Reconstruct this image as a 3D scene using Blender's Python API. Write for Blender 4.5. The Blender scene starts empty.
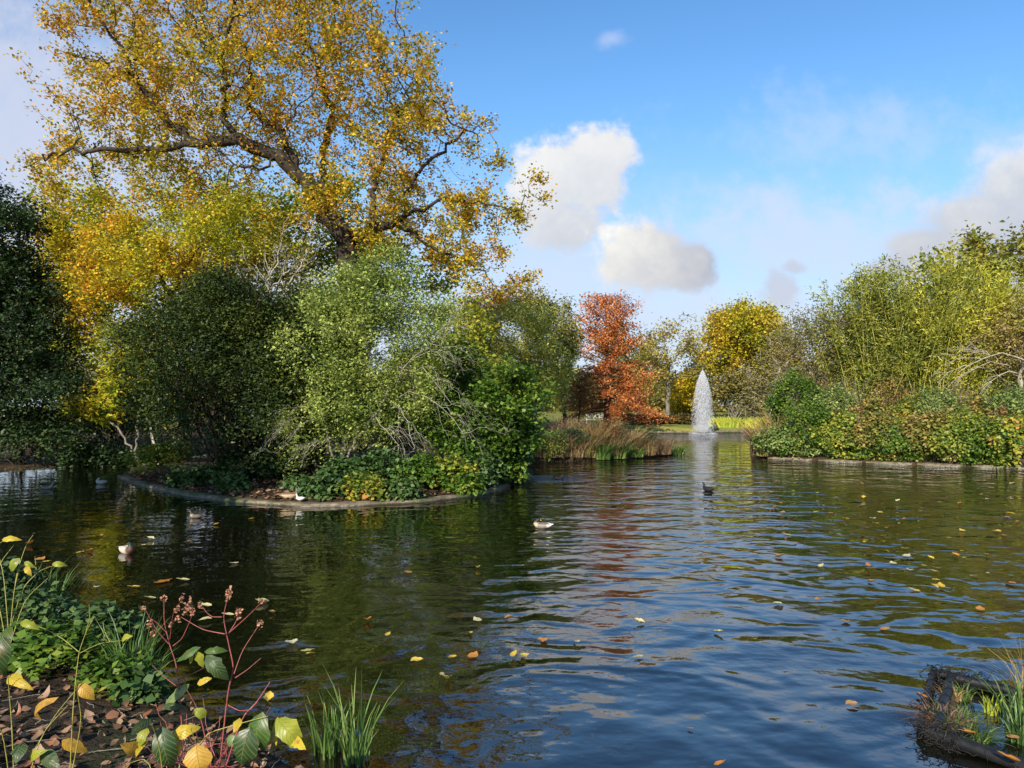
import bpy, math, random
import numpy as np
from mathutils import Vector, Matrix

random.seed(7)
RNG = np.random.default_rng(7)
S = bpy.context.scene
COL = S.collection
R = math.radians

# ------------------------------------------------------------------ camera
F = 731.0
CAM_Z = 2.1
PITCH = math.atan(21.0 / F)
cam_d = bpy.data.cameras.new('camera')
cam_d.sensor_width = 36.0
cam_d.lens = F / 1024.0 * 36.0
cam_d.clip_start = 0.05
cam_d.clip_end = 3000.0
cam = bpy.data.objects.new('camera', cam_d)
COL.objects.link(cam)
cam.location = (0, 0, CAM_Z)
cam.rotation_euler = (math.pi / 2 + PITCH, 0, 0)
S.camera = cam
CP, SP = math.cos(PITCH), math.sin(PITCH)


def ray(px, py):
    u, v = (px - 512.0) / F, (384.0 - py) / F
    return np.array([u, CP - v * SP, SP + v * CP])


def at(px, py, Y):
    """point seen at a pixel, Y metres ahead"""
    d = ray(px, py)
    return np.array([0, 0, CAM_Z]) + d * (Y / d[1])


def on(px, py, z=0.0):
    """point seen at a pixel on a level plane"""
    d = ray(px, py)
    return np.array([0, 0, CAM_Z]) + d * ((z - CAM_Z) / d[2])


# ------------------------------------------------------------------ world, sun, exposure
S.view_settings.view_transform = 'Standard'
S.view_settings.look = 'None'
S.view_settings.exposure = 0.95
S.view_settings.gamma = 1.0
SUN_EL, SUN_AZ = R(28), R(-158)         # azimuth clockwise from +Y
to_sun = Vector((math.sin(SUN_AZ) * math.cos(SUN_EL), math.cos(SUN_AZ) * math.cos(SUN_EL), math.sin(SUN_EL)))
sun_d = bpy.data.lights.new('sun', 'SUN')
sun_d.energy = 4.9
sun_d.angle = R(0.5)
sun_d.color = (1.0, 0.91, 0.77)
sun = bpy.data.objects.new('sun', sun_d)
COL.objects.link(sun)
sun.rotation_euler = to_sun.to_track_quat('Z', 'Y').to_euler()
sun.location = (-20, -20, 30)

W = bpy.data.worlds.new('World')
S.world = W
W.use_nodes = True
nt = W.node_tree
nt.nodes.clear()


class NB:
    """tiny node builder"""

    def __init__(self, tree):
        self.t = tree

    def n(self, kind, **kw):
        nd = self.t.nodes.new(kind)
        for k, v in kw.items():
            setattr(nd, k, v)
        return nd

    def put(self, sock, v):
        if hasattr(v, 'is_linked') or isinstance(v, bpy.types.NodeSocket):
            self.t.links.new(v, sock)
        else:
            sock.default_value = v

    def m(self, op, a, b=None, c=None, clamp=False):
        nd = self.n('ShaderNodeMath', operation=op, use_clamp=clamp)
        self.put(nd.inputs[0], a)
        if b is not None: self.put(nd.inputs[1], b)
        if c is not None: self.put(nd.inputs[2], c)
        return nd.outputs[0]

    def v(self, op, a, b=None):
        nd = self.n('ShaderNodeVectorMath', operation=op)
        self.put(nd.inputs[0], a)
        if b is not None: self.put(nd.inputs[1], b)
        return nd.outputs['Value'] if op in ('LENGTH', 'DOT_PRODUCT', 'DISTANCE') else nd.outputs['Vector']

    def noise(self, vec, scale, detail=4, rough=0.55, out='Fac'):
        nd = self.n('ShaderNodeTexNoise')
        self.put(nd.inputs['Vector'], vec)
        nd.inputs['Scale'].default_value = scale
        nd.inputs['Detail'].default_value = detail
        nd.inputs['Roughness'].default_value = rough
        return nd.outputs[out]

    def smooth(self, x, lo, hi, tlo=0.0, thi=1.0):
        nd = self.n('ShaderNodeMapRange', interpolation_type='SMOOTHSTEP')
        self.put(nd.inputs[0], x)
        nd.inputs[1].default_value, nd.inputs[2].default_value = lo, hi
        nd.inputs[3].default_value, nd.inputs[4].default_value = tlo, thi
        return nd.outputs[0]

    def mixc(self, f, a, b):
        nd = self.n('ShaderNodeMix', data_type='RGBA')
        self.put(nd.inputs[0], f)
        self.put(nd.inputs[6], a)
        self.put(nd.inputs[7], b)
        return nd.outputs[2]

    def ramp(self, f, stops, interp='LINEAR'):
        nd = self.n('ShaderNodeValToRGB')
        cr = nd.color_ramp
        cr.interpolation = interp
        while len(cr.elements) < len(stops):
            cr.elements.new(0.5)
        for e, (p, c) in zip(cr.elements, stops):
            e.position = p
            e.color = (c[0], c[1], c[2], 1)
        self.put(nd.inputs[0], f)
        return nd.outputs[0]


b = NB(nt)
out = b.n('ShaderNodeOutputWorld')
sky = b.n('ShaderNodeTexSky', sky_type='NISHITA', sun_disc=False)
sky.sun_elevation = SUN_EL
sky.sun_rotation = SUN_AZ
sky.altitude = 50
sky.air_density = 1.0
sky.dust_density = 0.35
sky.ozone_density = 2.6
bg_sky = b.n('ShaderNodeBackground')
hs = b.n('ShaderNodeHueSaturation')
hs.inputs['Saturation'].default_value = 1.2
nt.links.new(sky.outputs[0], hs.inputs['Color'])
nt.links.new(hs.outputs[0], bg_sky.inputs[0])
bg_sky.inputs[1].default_value = 0.115
tc = b.n('ShaderNodeTexCoord')
sep = b.n('ShaderNodeSeparateXYZ')
nt.links.new(tc.outputs['Generated'], sep.inputs[0])
dx, dy, dz = sep.outputs
dyc = b.m('MAXIMUM', dy, 0.08)
cmb = b.n('ShaderNodeCombineXYZ')
nt.links.new(b.m('DIVIDE', dx, dyc), cmb.inputs[0])
nt.links.new(b.m('DIVIDE', dz, dyc), cmb.inputs[1])
P = cmb.outputs[0]                       # direction on a plane ahead of the pond
ahead = b.smooth(dy, 0.05, 0.3)
nA = b.noise(P, 9.0, 7, 0.6)
nB_ = b.noise(P, 26.0, 6, 0.6)
nfine = b.m('ADD', b.m('MULTIPLY', b.m('SUBTRACT', nA, 0.5), 1.7), b.m('MULTIPLY', b.m('SUBTRACT', nB_, 0.5), 1.3))


def lobe(px, py, rx, ry):
    d = ray(px, py)
    q = b.v('SUBTRACT', P, (d[0] / d[1], d[2] / d[1], 0))
    q = b.v('MULTIPLY', q, (F / rx, F / ry, 0))
    return b.m('SUBTRACT', 1.0, b.v('LENGTH', q))


def cloud(lobes, amp, lo, hi):
    acc = None
    for l in lobes:
        x = lobe(*l)
        acc = x if acc is None else b.m('SMOOTH_MAX', acc, x, 0.25)
    acc = b.m('ADD', acc, b.m('MULTIPLY', nfine, amp))
    return b.smooth(acc, lo, hi), acc


def grad(px, py, vx, vy, r):
    d = ray(px, py)
    q = b.v('SUBTRACT', P, (d[0] / d[1], d[2] / d[1], 0))
    g = b.v('DOT_PRODUCT', q, (vx * F / r, vy * F / r, 0))
    return b.m('ADD', g, b.m('MULTIPLY', nfine, 0.9))


shader = bg_sky.outputs[0]


def add_cloud(mask, colour, strength=1.0):
    global shader
    bg = b.n('ShaderNodeBackground')
    b.put(bg.inputs[0], colour)
    bg.inputs[1].default_value = strength
    mx = b.n('ShaderNodeMixShader')
    nt.links.new(b.m('MULTIPLY', mask, ahead), mx.inputs[0])
    nt.links.new(shader, mx.inputs[1])
    nt.links.new(bg.outputs[0], mx.inputs[2])
    shader = mx.outputs[0]


# pale air low over the park, thin veils, then the cumulus
sepP = b.n('ShaderNodeSeparateXYZ')
nt.links.new(P, sepP.inputs[0])
low = b.smooth(sepP.outputs[1], 0.04, 0.56, 0.92, 0.0)
add_cloud(low, b.ramp(sepP.outputs[1], [(0.10, (0.34, 0.41, 0.49)), (0.24, (0.25, 0.36, 0.52)), (0.40, (0.13, 0.30, 0.55))]))
mk, _ = cloud([(30, 140, 300, 230), (-80, 60, 260, 200), (250, 300, 260, 120)], 0.6, -0.05, 0.9)
add_cloud(b.m('MULTIPLY', mk, 0.85), (0.35, 0.37, 0.44, 1))
mk, _ = cloud([(620, 330, 420, 90), (820, 240, 260, 70), (560, 270, 160, 80), (980, 330, 260, 140)], 0.9, 0.0, 0.9)
add_cloud(b.m('MULTIPLY', mk, 0.7), (0.35, 0.40, 0.49, 1))
mk, _ = cloud([(1010, 150, 120, 60), (880, 130, 260, 60), (610, 38, 26, 14), (760, 200, 160, 40)], 1.1, 0.0, 1.2)
add_cloud(b.m('MULTIPLY', mk, 0.4), (0.36, 0.40, 0.52, 1))
mk, _ = cloud([(578, 172, 56, 56), (545, 190, 48, 60), (558, 225, 50, 34), (600, 158, 40, 40)], 0.75, 0.0, 0.42)
add_cloud(b.m('MULTIPLY', mk, 0.97), b.ramp(b.m('MULTIPLY_ADD', grad(572, 190, -0.5, 0.85, 70), 0.45, 0.55), [(0.0, (0.29, 0.31, 0.36)), (0.5, (0.40, 0.41, 0.43)), (1.0, (0.50, 0.495, 0.48))]))
mk, _ = cloud([(640, 255, 58, 44), (685, 264, 44, 30), (620, 262, 34, 36)], 0.75, 0.0, 0.45)
add_cloud(b.m('MULTIPLY', mk, 0.97), b.ramp(b.m('MULTIPLY_ADD', grad(652, 258, -0.85, 0.5, 60), 0.45, 0.55), [(0.0, (0.22, 0.24, 0.29)), (0.5, (0.36, 0.36, 0.37)), (1.0, (0.53, 0.52, 0.485))]))
mk, _ = cloud([(935, 250, 66, 34), (985, 225, 84, 46), (1050, 190, 110, 62), (1010, 258, 90, 40), (895, 268, 34, 18)], 0.42, 0.0, 0.5)
add_cloud(b.m('MULTIPLY', mk, 0.9), b.ramp(b.m('MULTIPLY_ADD', grad(960, 230, -0.3, 0.9, 60), 0.5, 0.4), [(0.0, (0.27, 0.285, 0.325)), (0.5, (0.34, 0.345, 0.365)), (1.0, (0.47, 0.465, 0.45))]))
mk, _ = cloud([(780, 288, 28, 24), (795, 268, 16, 10)], 0.9, 0.0, 0.6)
add_cloud(b.m('MULTIPLY', mk, 0.75), (0.31, 0.325, 0.38, 1))
nt.links.new(shader, out.inputs[0])


# ------------------------------------------------------------------ helpers
def link(o, parent=None):
    COL.objects.link(o)
    if parent is not None:
        o.parent = parent
    return o


def tag(o, label=None, cat=None, group=None, kind=None):
    if label: o['label'] = label
    if cat: o['category'] = cat
    if group: o['group'] = group
    if kind: o['kind'] = kind
    return o


def empty(name, loc, label, cat, group=None):
    o = bpy.data.objects.new(name, None)
    o.empty_display_size = 0.2
    o.location = tuple(float(x) for x in loc)
    COL.objects.link(o)
    return tag(o, label, cat, group)


def make_mesh(name, verts, faces, mat=None, smooth=False, attrs=None, uv=None):
    """verts (n,3) array; faces: (m,k) array or list of such arrays; attrs: {name: (domain, values)}"""
    me = bpy.data.meshes.new(name)
    verts = np.asarray(verts, dtype=np.float32)
    groups = [np.asarray(f, dtype=np.int32) for f in (faces if isinstance(faces, list) else [faces])]
    groups = [g for g in groups if g.size]
    me.vertices.add(len(verts))
    me.vertices.foreach_set('co', verts.ravel())
    nl = sum(g.size for g in groups)
    npoly = sum(len(g) for g in groups)
    me.loops.add(nl)
    me.loops.foreach_set('vertex_index', np.concatenate([g.ravel() for g in groups]))
    me.polygons.add(npoly)
    starts, off = [], 0
    for g in groups:
        k = g.shape[1]
        starts.append(off + np.arange(len(g), dtype=np.int32) * k)
        off += g.size
    me.polygons.foreach_set('loop_start', np.concatenate(starts))
    if smooth:
        me.polygons.foreach_set('use_smooth', np.ones(npoly, dtype=bool))
    for an, (dom, vals) in (attrs or {}).items():
        vals = np.asarray(vals, dtype=np.float32)
        if vals.ndim == 2:
            a = me.attributes.new(an, 'FLOAT_COLOR', dom)
            if vals.shape[1] == 3:
                vals = np.concatenate([vals, np.ones((len(vals), 1), np.float32)], 1)
            a.data.foreach_set('color', vals.ravel())
        else:
            a = me.attributes.new(an, 'FLOAT', dom)
            a.data.foreach_set('value', vals)
    if uv is not None:
        l = me.uv_layers.new(name='UVMap')
        idx = np.concatenate([g.ravel() for g in groups])
        l.data.foreach_set('uv', np.asarray(uv, dtype=np.float32)[idx].ravel())
    me.update(calc_edges=True)
    if mat: me.materials.append(mat)
    return me


def mesh_obj(name, me, parent=None, loc=None):
    o = bpy.data.objects.new(name, me)
    if loc is not None:
        o.location = tuple(float(x) for x in loc)
    return link(o, parent)


def mat_new(name):
    m = bpy.data.materials.new(name)
    m.use_nodes = True
    m.node_tree.nodes.clear()
    bb = NB(m.node_tree)
    o = bb.n('ShaderNodeOutputMaterial')
    return m, bb, o


def principled(bb, colour, rough=0.6, spec=0.4, normal=None, metallic=0.0):
    p = bb.n('ShaderNodeBsdfPrincipled')
    bb.put(p.inputs['Base Color'], colour if not isinstance(colour, tuple) else (*colour[:3], 1))
    bb.put(p.inputs['Roughness'], rough)
    p.inputs['Specular IOR Level'].default_value = spec
    p.inputs['Metallic'].default_value = metallic
    if normal is not None: bb.put(p.inputs['Normal'], normal)
    return p


def bump(bb, h, strength=0.5, dist=0.02):
    n = bb.n('ShaderNodeBump')
    n.inputs['Strength'].default_value = strength
    n.inputs['Distance'].default_value = dist
    bb.put(n.inputs['Height'], h)
    return n.outputs[0]


def attr(bb, name, what='Fac'):
    n = bb.n('ShaderNodeAttribute', attribute_name=name)
    return n.outputs[what]


def leaf_mat(name, cols, clump=0.5, clump_scale=0.9, trans=0.38, rough=0.5, spec=0.35, veins=False):
    """leaf hues along a ramp: part per leaf, part per clump of the crown"""
    m, bb, o = mat_new(name)
    geo = bb.n('ShaderNodeTexCoord').outputs['Object']
    nz = bb.noise(geo, clump_scale, 3, 0.6)
    nz = bb.smooth(nz, 0.3, 0.7)
    f = bb.m('ADD', bb.m('MULTIPLY', attr(bb, 'tint'), 1 - clump), bb.m('MULTIPLY', nz, clump))
    n = len(cols)
    c = bb.ramp(f, [(0.08 + 0.84 * i / max(1, n - 1), x) for i, x in enumerate(cols)])
    nrm = None
    if veins:
        uvn = bb.n('ShaderNodeUVMap').outputs[0]
        sp = bb.n('ShaderNodeSeparateXYZ')
        bb.put(sp.inputs[0], uvn)
        side = bb.m('ABSOLUTE', bb.m('SUBTRACT', sp.outputs[0], 0.5))
        w = bb.m('SINE', bb.m('MULTIPLY', bb.m('SUBTRACT', sp.outputs[1], bb.m('MULTIPLY', side, 0.55)), 52.0))
        w = bb.smooth(w, 0.55, 1.0)
        mid = bb.smooth(side, 0.0, 0.04, 1.0, 0.0)
        vein = bb.m('MAXIMUM', w, mid)
        blot = bb.smooth(bb.noise(geo, 22.0, 3), 0.55, 0.75)
        c = bb.mixc(bb.m('MULTIPLY', vein, 0.25), c, (0.35, 0.36, 0.10, 1))
        c = bb.mixc(bb.m('MULTIPLY', blot, 0.6), c, (0.14, 0.07, 0.02, 1))
        nrm = bump(bb, bb.m('MULTIPLY', vein, -1.0), 0.6, 0.004)
    p = principled(bb, c, rough, spec, nrm)
    t = bb.n('ShaderNodeBsdfTranslucent')
    bb.put(t.inputs[0], c)
    mx = bb.n('ShaderNodeMixShader')
    mx.inputs[0].default_value = trans
    bb.t.links.new(p.outputs[0], mx.inputs[1])
    bb.t.links.new(t.outputs[0], mx.inputs[2])
    bb.t.links.new(mx.outputs[0], o.inputs[0])
    return m


def bark_mat(name, c1, c2, scale=6.0, stretch=0.25):
    m, bb, o = mat_new(name)
    g = bb.n('ShaderNodeTexCoord').outputs['Object']
    q = bb.v('MULTIPLY', g, (1, 1, stretch))
    nz = bb.noise(q, scale, 6, 0.65)
    n2 = bb.noise(g, scale * 0.3, 3, 0.5)
    c = bb.ramp(nz, [(0.3, c1), (0.7, c2)])
    c = bb.mixc(bb.m('MULTIPLY', bb.smooth(n2, 0.5, 0.75), 0.5), c, (c2[0] * 0.75, c2[1] * 0.95, c2[2] * 0.6, 1))
    p = principled(bb, c, 0.85, 0.2, bump(bb, nz, 0.8, 0.03))
    bb.t.links.new(p.outputs[0], o.inputs[0])
    return m


def plain_mat(name, col, rough=0.6, spec=0.4, var=0.25, scale=20.0, metallic=0.0):
    m, bb, o = mat_new(name)
    g = bb.n('ShaderNodeTexCoord').outputs['Object']
    nz = bb.noise(g, scale, 4, 0.6)
    lo = tuple(x * (1 - var) for x in col)
    hi = tuple(min(1, x * (1 + var)) for x in col)
    c = bb.ramp(nz, [(0.3, lo), (0.7, hi)])
    p = principled(bb, c, rough, spec, bump(bb, nz, 0.3, 0.01), metallic)
    bb.t.links.new(p.outputs[0], o.inputs[0])
    return m


def unit(v):
    return v / np.maximum(np.linalg.norm(v, axis=-1, keepdims=True), 1e-9)


def leaf_quads(c, length, width, up=0.35, out=None, outw=0.0, droop=0.0, tdir=None, rng=RNG, fold=0.18):
    """folded leaf-shaped quads at centres c -> verts, faces, tint"""
    n = len(c)
    L = np.asarray(length) * (0.5 + 0.95 * rng.random(n))
    Wd = np.asarray(width) * 1.3 * (0.7 + 0.6 * rng.random(n))
    nrm = rng.normal(size=(n, 3))
    nrm[:, 2] = np.abs(nrm[:, 2]) + up * 2
    if out is not None:
        nrm += out * outw
    nrm = unit(nrm)
    t = rng.normal(size=(n, 3)) if tdir is None else tdir + rng.normal(size=(n, 3)) * 0.35
    t[:, 2] -= droop
    t = unit(t - nrm * (t * nrm).sum(1, keepdims=True))
    s = np.cross(nrm, t)
    v = np.empty((n, 4, 3))
    v[:, 0] = c - t * (L / 2)[:, None]
    v[:, 2] = c + t * (L / 2)[:, None]
    lift = nrm * (Wd * fold)[:, None] + t * (L * -0.08)[:, None]
    v[:, 1] = c + s * (Wd / 2)[:, None] + lift
    v[:, 3] = c - s * (Wd / 2)[:, None] + lift
    f = np.arange(n * 4, dtype=np.int32).reshape(n, 4)
    return v.reshape(-1, 3), f, rng.random(n)


def tubes(chains, sides=6):
    """chains: list of (points (k,3), radii (k,)) -> verts, quad faces"""
    V, Fc, off = [], [], 0
    for pts, rad in chains:
        pts = np.asarray(pts, float)
        k = len(pts)
        if k < 2: continue
        rad = np.asarray(rad, float)
        sd = sides if rad[0] > 0.02 else max(3, sides - 2)
        tan = np.gradient(pts, axis=0)
        tan = unit(tan)
        ref = np.array([0.0, 0.0, 1.0]) if abs(tan[:, 2].mean()) < 0.8 else np.array([1.0, 0.0, 0.0])
        u = unit(np.cross(tan, ref))
        w = np.cross(tan, u)
        a = np.arange(sd) / sd * 2 * math.pi
        ring = pts[:, None, :] + rad[:, None, None] * (u[:, None, :] * np.cos(a)[None, :, None] + w[:, None, :] * np.sin(a)[None, :, None])
        V.append(ring.reshape(-1, 3))
        i = np.arange(k - 1)[:, None] * sd
        j = np.arange(sd)[None, :]
        jn = (j + 1) % sd
        q = np.stack([i + j, i + jn, i + sd + jn, i + sd + j], -1).reshape(-1, 4) + off
        Fc.append(q)
        off += k * sd
    return np.concatenate(V), np.concatenate(Fc).astype(np.int32)


def space_col(seeds, A, step, infl, kill, iters=90, wander=0.18, rng=RNG):
    """space colonization. seeds: list of polylines (first starts at the root; others start at the closest node)."""
    nodes, par = [], []
    for si, pl in enumerate(seeds):
        pl = np.asarray(pl, float)
        if si == 0:
            last = -1
        else:
            last = int(np.argmin(np.linalg.norm(np.array(nodes) - pl[0], axis=1)))
        for q in range(len(pl) - 1):
            seg = pl[q + 1] - pl[q]
            m = max(1, int(round(np.linalg.norm(seg) / step)))
            for s in range(m):
                if q == 0 and s == 0 and si == 0:
                    nodes.append(pl[0]); par.append(-1); last = 0
                jit = rng.normal(size=3) * step * (0.26 if wander > 0.4 else 0.13)
                nodes.append(pl[q] + seg * ((s + 1) / m) + jit)
                par.append(last)
                last = len(nodes) - 1
    nodes = list(map(np.asarray, nodes))
    A = np.asarray(A, float)
    N = np.array(nodes)
    best = np.full(len(A), 1e9)
    idx = np.zeros(len(A), int)
    for s0 in range(0, len(N), 400):
        D = np.linalg.norm(A[:, None] - N[None, s0:s0 + 400], axis=2)
        k = D.argmin(1)
        dm = D[np.arange(len(A)), k]
        u = dm < best
        best[u] = dm[u]; idx[u] = k[u] + s0
    alive = best > kill
    P_ = [tuple(p) for p in par]  if False else par
    pts = N
    for it in range(iters):
        sel = alive & (best < infl)
        if not sel.any(): 
            if it > 3: break
            sel = alive
        ii = idx[sel]
        d = unit(A[sel] - pts[ii])
        acc = np.zeros((len(pts), 3))
        np.add.at(acc, ii, d)
        who = np.unique(ii)
        dirs = unit(acc[who] + rng.normal(size=(len(who), 3)) * wander * np.linalg.norm(acc[who], axis=1, keepdims=True))
        new = pts[who] + dirs * step
        s0 = len(pts)
        pts = np.concatenate([pts, new])
        P_.extend(int(x) for x in who)
        al = np.where(alive)[0]
        D = np.linalg.norm(A[al][:, None] - new[None], axis=2)
        k = D.argmin(1)
        dm = D[np.arange(len(al)), k]
        u = dm < best[al]
        best[al[u]] = dm[u]; idx[al[u]] = k[u] + s0
        alive &= best > kill
        if len(pts) > 14000: break
    return pts, np.array(P_), pts[idx]


def tree_chains(pts, par, tip, base_r, power=2.4):
    n = len(pts)
    kids = [[] for _ in range(n)]
    for i, p in enumerate(par):
        if p >= 0: kids[p].append(i)
    rp = np.zeros(n)
    for i in range(n - 1, -1, -1):
        rp[i] = sum(rp[k] for k in kids[i]) if kids[i] else 1.0
    power = max(1.5, math.log(max(2.0, rp[0])) / math.log(base_r / tip))
    r = tip * rp ** (1 / power)
    chains, stack = [], [0]
    start_from = {0: None}
    while stack:
        s = stack.pop()
        ch = [] if start_from[s] is None else [start_from[s]]
        c = s
        while True:
            ch.append(c)
            if not kids[c]: break
            ks = sorted(kids[c], key=lambda k: -r[k])
            for k in ks[1:]:
                start_from[k] = c
                stack.append(k)
            c = ks[0]
        rr = r[ch].copy()
        if len(ch) > 1 and start_from[s] is not None:
            rr[0] = min(rr[0], rr[1] * 1.25)
        rr[-1] *= 0.5
        if len(ch) > 1:
            chains.append((pts[ch], rr))
    return chains, rp, kids


def sample_ellipsoids(ells, n, rng=RNG, shell=0.55, even=False):
    """points in a union of ellipsoids ((centre, radii)), denser to the outside"""
    vol = np.array([np.prod(e[1]) for e in ells]) ** 0.8
    cnt = rng.multinomial(n, vol / vol.sum())
    o = []
    for (c, r), k in zip(ells, cnt):
        m = max(5, k // (5 if even else 11))
        d = unit(rng.normal(size=(m, 3)))
        u = rng.random(m) ** (1 / 3 * shell) * (0.86 + 0.26 * rng.random(m))
        cc = d * u[:, None]
        w = rng.random(m) + 0.25
        pick = rng.choice(m, k, p=w / w.sum())
        sg = (0.10 + 0.10 * rng.random(m)) * min(1.0, (60.0 / m) ** 0.33 + 0.25)
        q = cc[pick] + rng.normal(size=(k, 3)) * sg[pick][:, None]
        o.append(np.asarray(c) + q * np.asarray(r))
    return np.concatenate(o)


STAT = []


def tree(name, label, cat, base, ells, n_attr, step, trunk_r, bark, leafm, leaf=(0.14, 0.09), per=8, spread=0.3,
         thin=0.03, nt=7, fill=1.0, seeds=None, tip=0.008, group=None, infl=4.0, up=0.35, droop=0.0, kill=1.6, wander=0.18, keep=1.0, sides=6, seed=None,
         power=2.4, iters=90, even=False):
    rng = np.random.default_rng(seed if seed is not None else int(RNG.integers(1 << 30)))
    base = np.asarray(base, float)
    A = sample_ellipsoids(ells, n_attr, rng, even=even)
    lowest = min(c[2] - r[2] for c, r in ells)
    if seeds is None:
        top = np.average([c for c, r in ells], axis=0)
        h = base + np.array([0, 0, 0]) 
        p1 = np.array([base[0] * 0.75 + top[0] * 0.25, base[1], base[2] + (top[2] - base[2]) * 0.45])
        p2 = np.array([base[0] * 0.35 + top[0] * 0.65, (base[1] + top[1]) / 2, base[2] + (top[2] - base[2]) * 0.85])
        seeds = [[h, p1, p2]]
    pts, par, NA = space_col(seeds, A, step, infl * step * 3, kill * step, wander=wander, rng=rng, iters=iters)
    ch, r, kids = tree_chains(pts, par, tip, trunk_r, power)
    root = empty(name, base, label, cat, group)
    v, f = tubes(ch, sides)
    mesh_obj('trunk', make_mesh('trunk', v - base, f, bark, True), root)
    tw = np.where((r <= nt))[0]
    if keep < 1: tw = tw[rng.random(len(tw)) < keep]
    k1 = max(1, int(per * fill))
    AA = A + 0.7 * (NA - A)
    if keep < 1: AA = AA[rng.random(len(AA)) < keep]
    own = np.concatenate([np.repeat(pts[tw], max(1, per // 3), axis=0), np.repeat(AA, k1, axis=0)])
    c = own + rng.normal(size=own.shape) * spread * (0.55 + 0.7 * rng.random((len(own), 1)))
    v, f, t = leaf_quads(c, leaf[0], leaf[1], up=up, droop=droop, rng=rng)
    mesh_obj('crown', make_mesh('crown', v - base, f, leafm, False, {'tint': ('FACE', t)}), root)
    STAT.append((name, len(pts), len(tw), len(c)))
    return root


def shrub(name, label, cat, base, rad, n_clump, per, leaf, leafm, stemm, spread=0.18, n_stem=14, stem_r=0.025, group=None, seed=None, up=0.3,
          droop=0.0, shell=0.5, lift=0.42, outw=0.6, lumps=7, part='foliage', lean=(0, 0), tdir=None, top_twigs=0):
    rng = np.random.default_rng(seed if seed is not None else int(RNG.integers(1 << 30)))
    base = np.asarray(base, float)
    rx, ry, h = rad
    d = rng.normal(size=(n_clump, 3))
    d[:, 2] = np.where(d[:, 2] < -0.35, -d[:, 2], d[:, 2])
    d = unit(d)
    ld = unit(rng.normal(size=(lumps, 3)) + np.array([0, 0, 0.5]))
    la = 0.15 + 0.35 * rng.random(lumps)
    k = np.max(np.clip(d @ ld.T, 0, 1) ** 5 * la[None], axis=1)
    u = rng.random(n_clump) ** (shell / 3) * (0.72 + k)
    c = d * u[:, None] * np.array([rx, ry, h * (1 - lift)]) + np.array([0, 0, h * lift])
    c[:, 2] = np.maximum(c[:, 2], 0.05 * h * (0.3 + rng.random(n_clump)))
    c[:, 0] += lean[0] * c[:, 2]
    c[:, 1] += lean[1] * c[:, 2]
    root = empty(name, base, label, cat, group)
    chains = []
    for i in rng.choice(n_clump, min(n_stem, n_clump), replace=False):
        e = c[i] * 0.97
        s = np.array([rng.normal() * rx * 0.12, rng.normal() * ry * 0.12, -0.05])
        mid = s * 0.6 + e * 0.4 + np.array([0, 0, h * 0.12]) + rng.normal(size=3) * rx * 0.06
        tt = np.linspace(0, 1, 8)[:, None]
        p = (1 - tt) ** 2 * s + 2 * tt * (1 - tt) * mid + tt ** 2 * e
        chains.append((p, np.linspace(stem_r, stem_r * 0.25, 8)))
    for i in range(top_twigs):
        j = rng.integers(n_clump)
        s = c[j]
        e = s + unit(s - np.array([0, 0, h * 0.2]) + rng.normal(size=3) * rx * 0.3) * rx * (0.25 + 0.35 * rng.random())
        tt = np.linspace(0, 1, 5)[:, None]
        chains.append((s + (e - s) * tt + rng.normal(size=(5, 3)) * 0.03, np.linspace(stem_r * 0.4, stem_r * 0.12, 5)))
    v, f = tubes(chains, 5)
    mesh_obj('stems', make_mesh('stems', v, f, stemm, True), root)
    cc = np.repeat(c, per, axis=0) + rng.normal(size=(n_clump * per, 3)) * spread
    cc[:, 2] = np.maximum(cc[:, 2], 0.03)
    o = unit(cc - np.array([0, 0, h * 0.3]))
    v, f, t = leaf_quads(cc, leaf[0], leaf[1], up=up, out=o, outw=outw, droop=droop, rng=rng)
    mesh_obj(part, make_mesh(part, v, f, leafm, False, {'tint': ('FACE', t)}), root)
    return root


def blades(n, rad, h, width, lean=0.5, rng=RNG, seg=4, curl=1.0):
    """grass blades -> verts, faces, tint"""
    a = rng.random(n) * 2 * math.pi
    rr = rad * np.sqrt(rng.random(n))
    b0 = np.stack([rr * np.cos(a), rr * np.sin(a), np.zeros(n)], 1)
    da = a + rng.normal(size=n) * 0.9
    dirs = np.stack([np.cos(da), np.sin(da), np.zeros(n)], 1)
    H = h * (0.55 + 0.6 * rng.random(n))
    ln = lean * (0.15 + rng.random(n)) * H
    side = np.stack([-np.sin(da), np.cos(da), np.zeros(n)], 1)
    tw = rng.normal(size=(n, 1)) * 0.8
    side = unit(side * np.cos(tw) + dirs * np.sin(tw))
    V = np.empty((n, seg + 1, 2, 3))
    for k in range(seg + 1):
        s = k / seg
        p = b0 + dirs * (ln * s ** 1.8)[:, None]
        p[:, 2] = H * (s - 0.28 * curl * lean * s ** 3)
        w = width * (1 - s ** 2 * 0.92) * 0.5
        V[:, k, 0] = p - side * w
        V[:, k, 1] = p + side * w
    base = np.arange(n)[:, None] * (seg + 1) * 2
    k = np.arange(seg)[None, :] * 2
    q = np.stack([base + k, base + k + 1, base + k + 3, base + k + 2], -1).reshape(-1, 4)
    return V.reshape(-1, 3), q, np.repeat(rng.random(n), seg)


def tuft(name, label, cat, base, n, rad, h, width, mat, lean=0.5, group=None, seed=None, ysq=1.0):
    rng = np.random.default_rng(seed if seed is not None else int(RNG.integers(1 << 30)))
    v, f, t = blades(n, rad, h, width, lean, rng)
    v[:, 1] *= ysq
    o = mesh_obj(name, make_mesh(name, v, f, mat, False, {'tint': ('FACE', t)}), None, base)
    return tag(o, label, cat, group)


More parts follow.
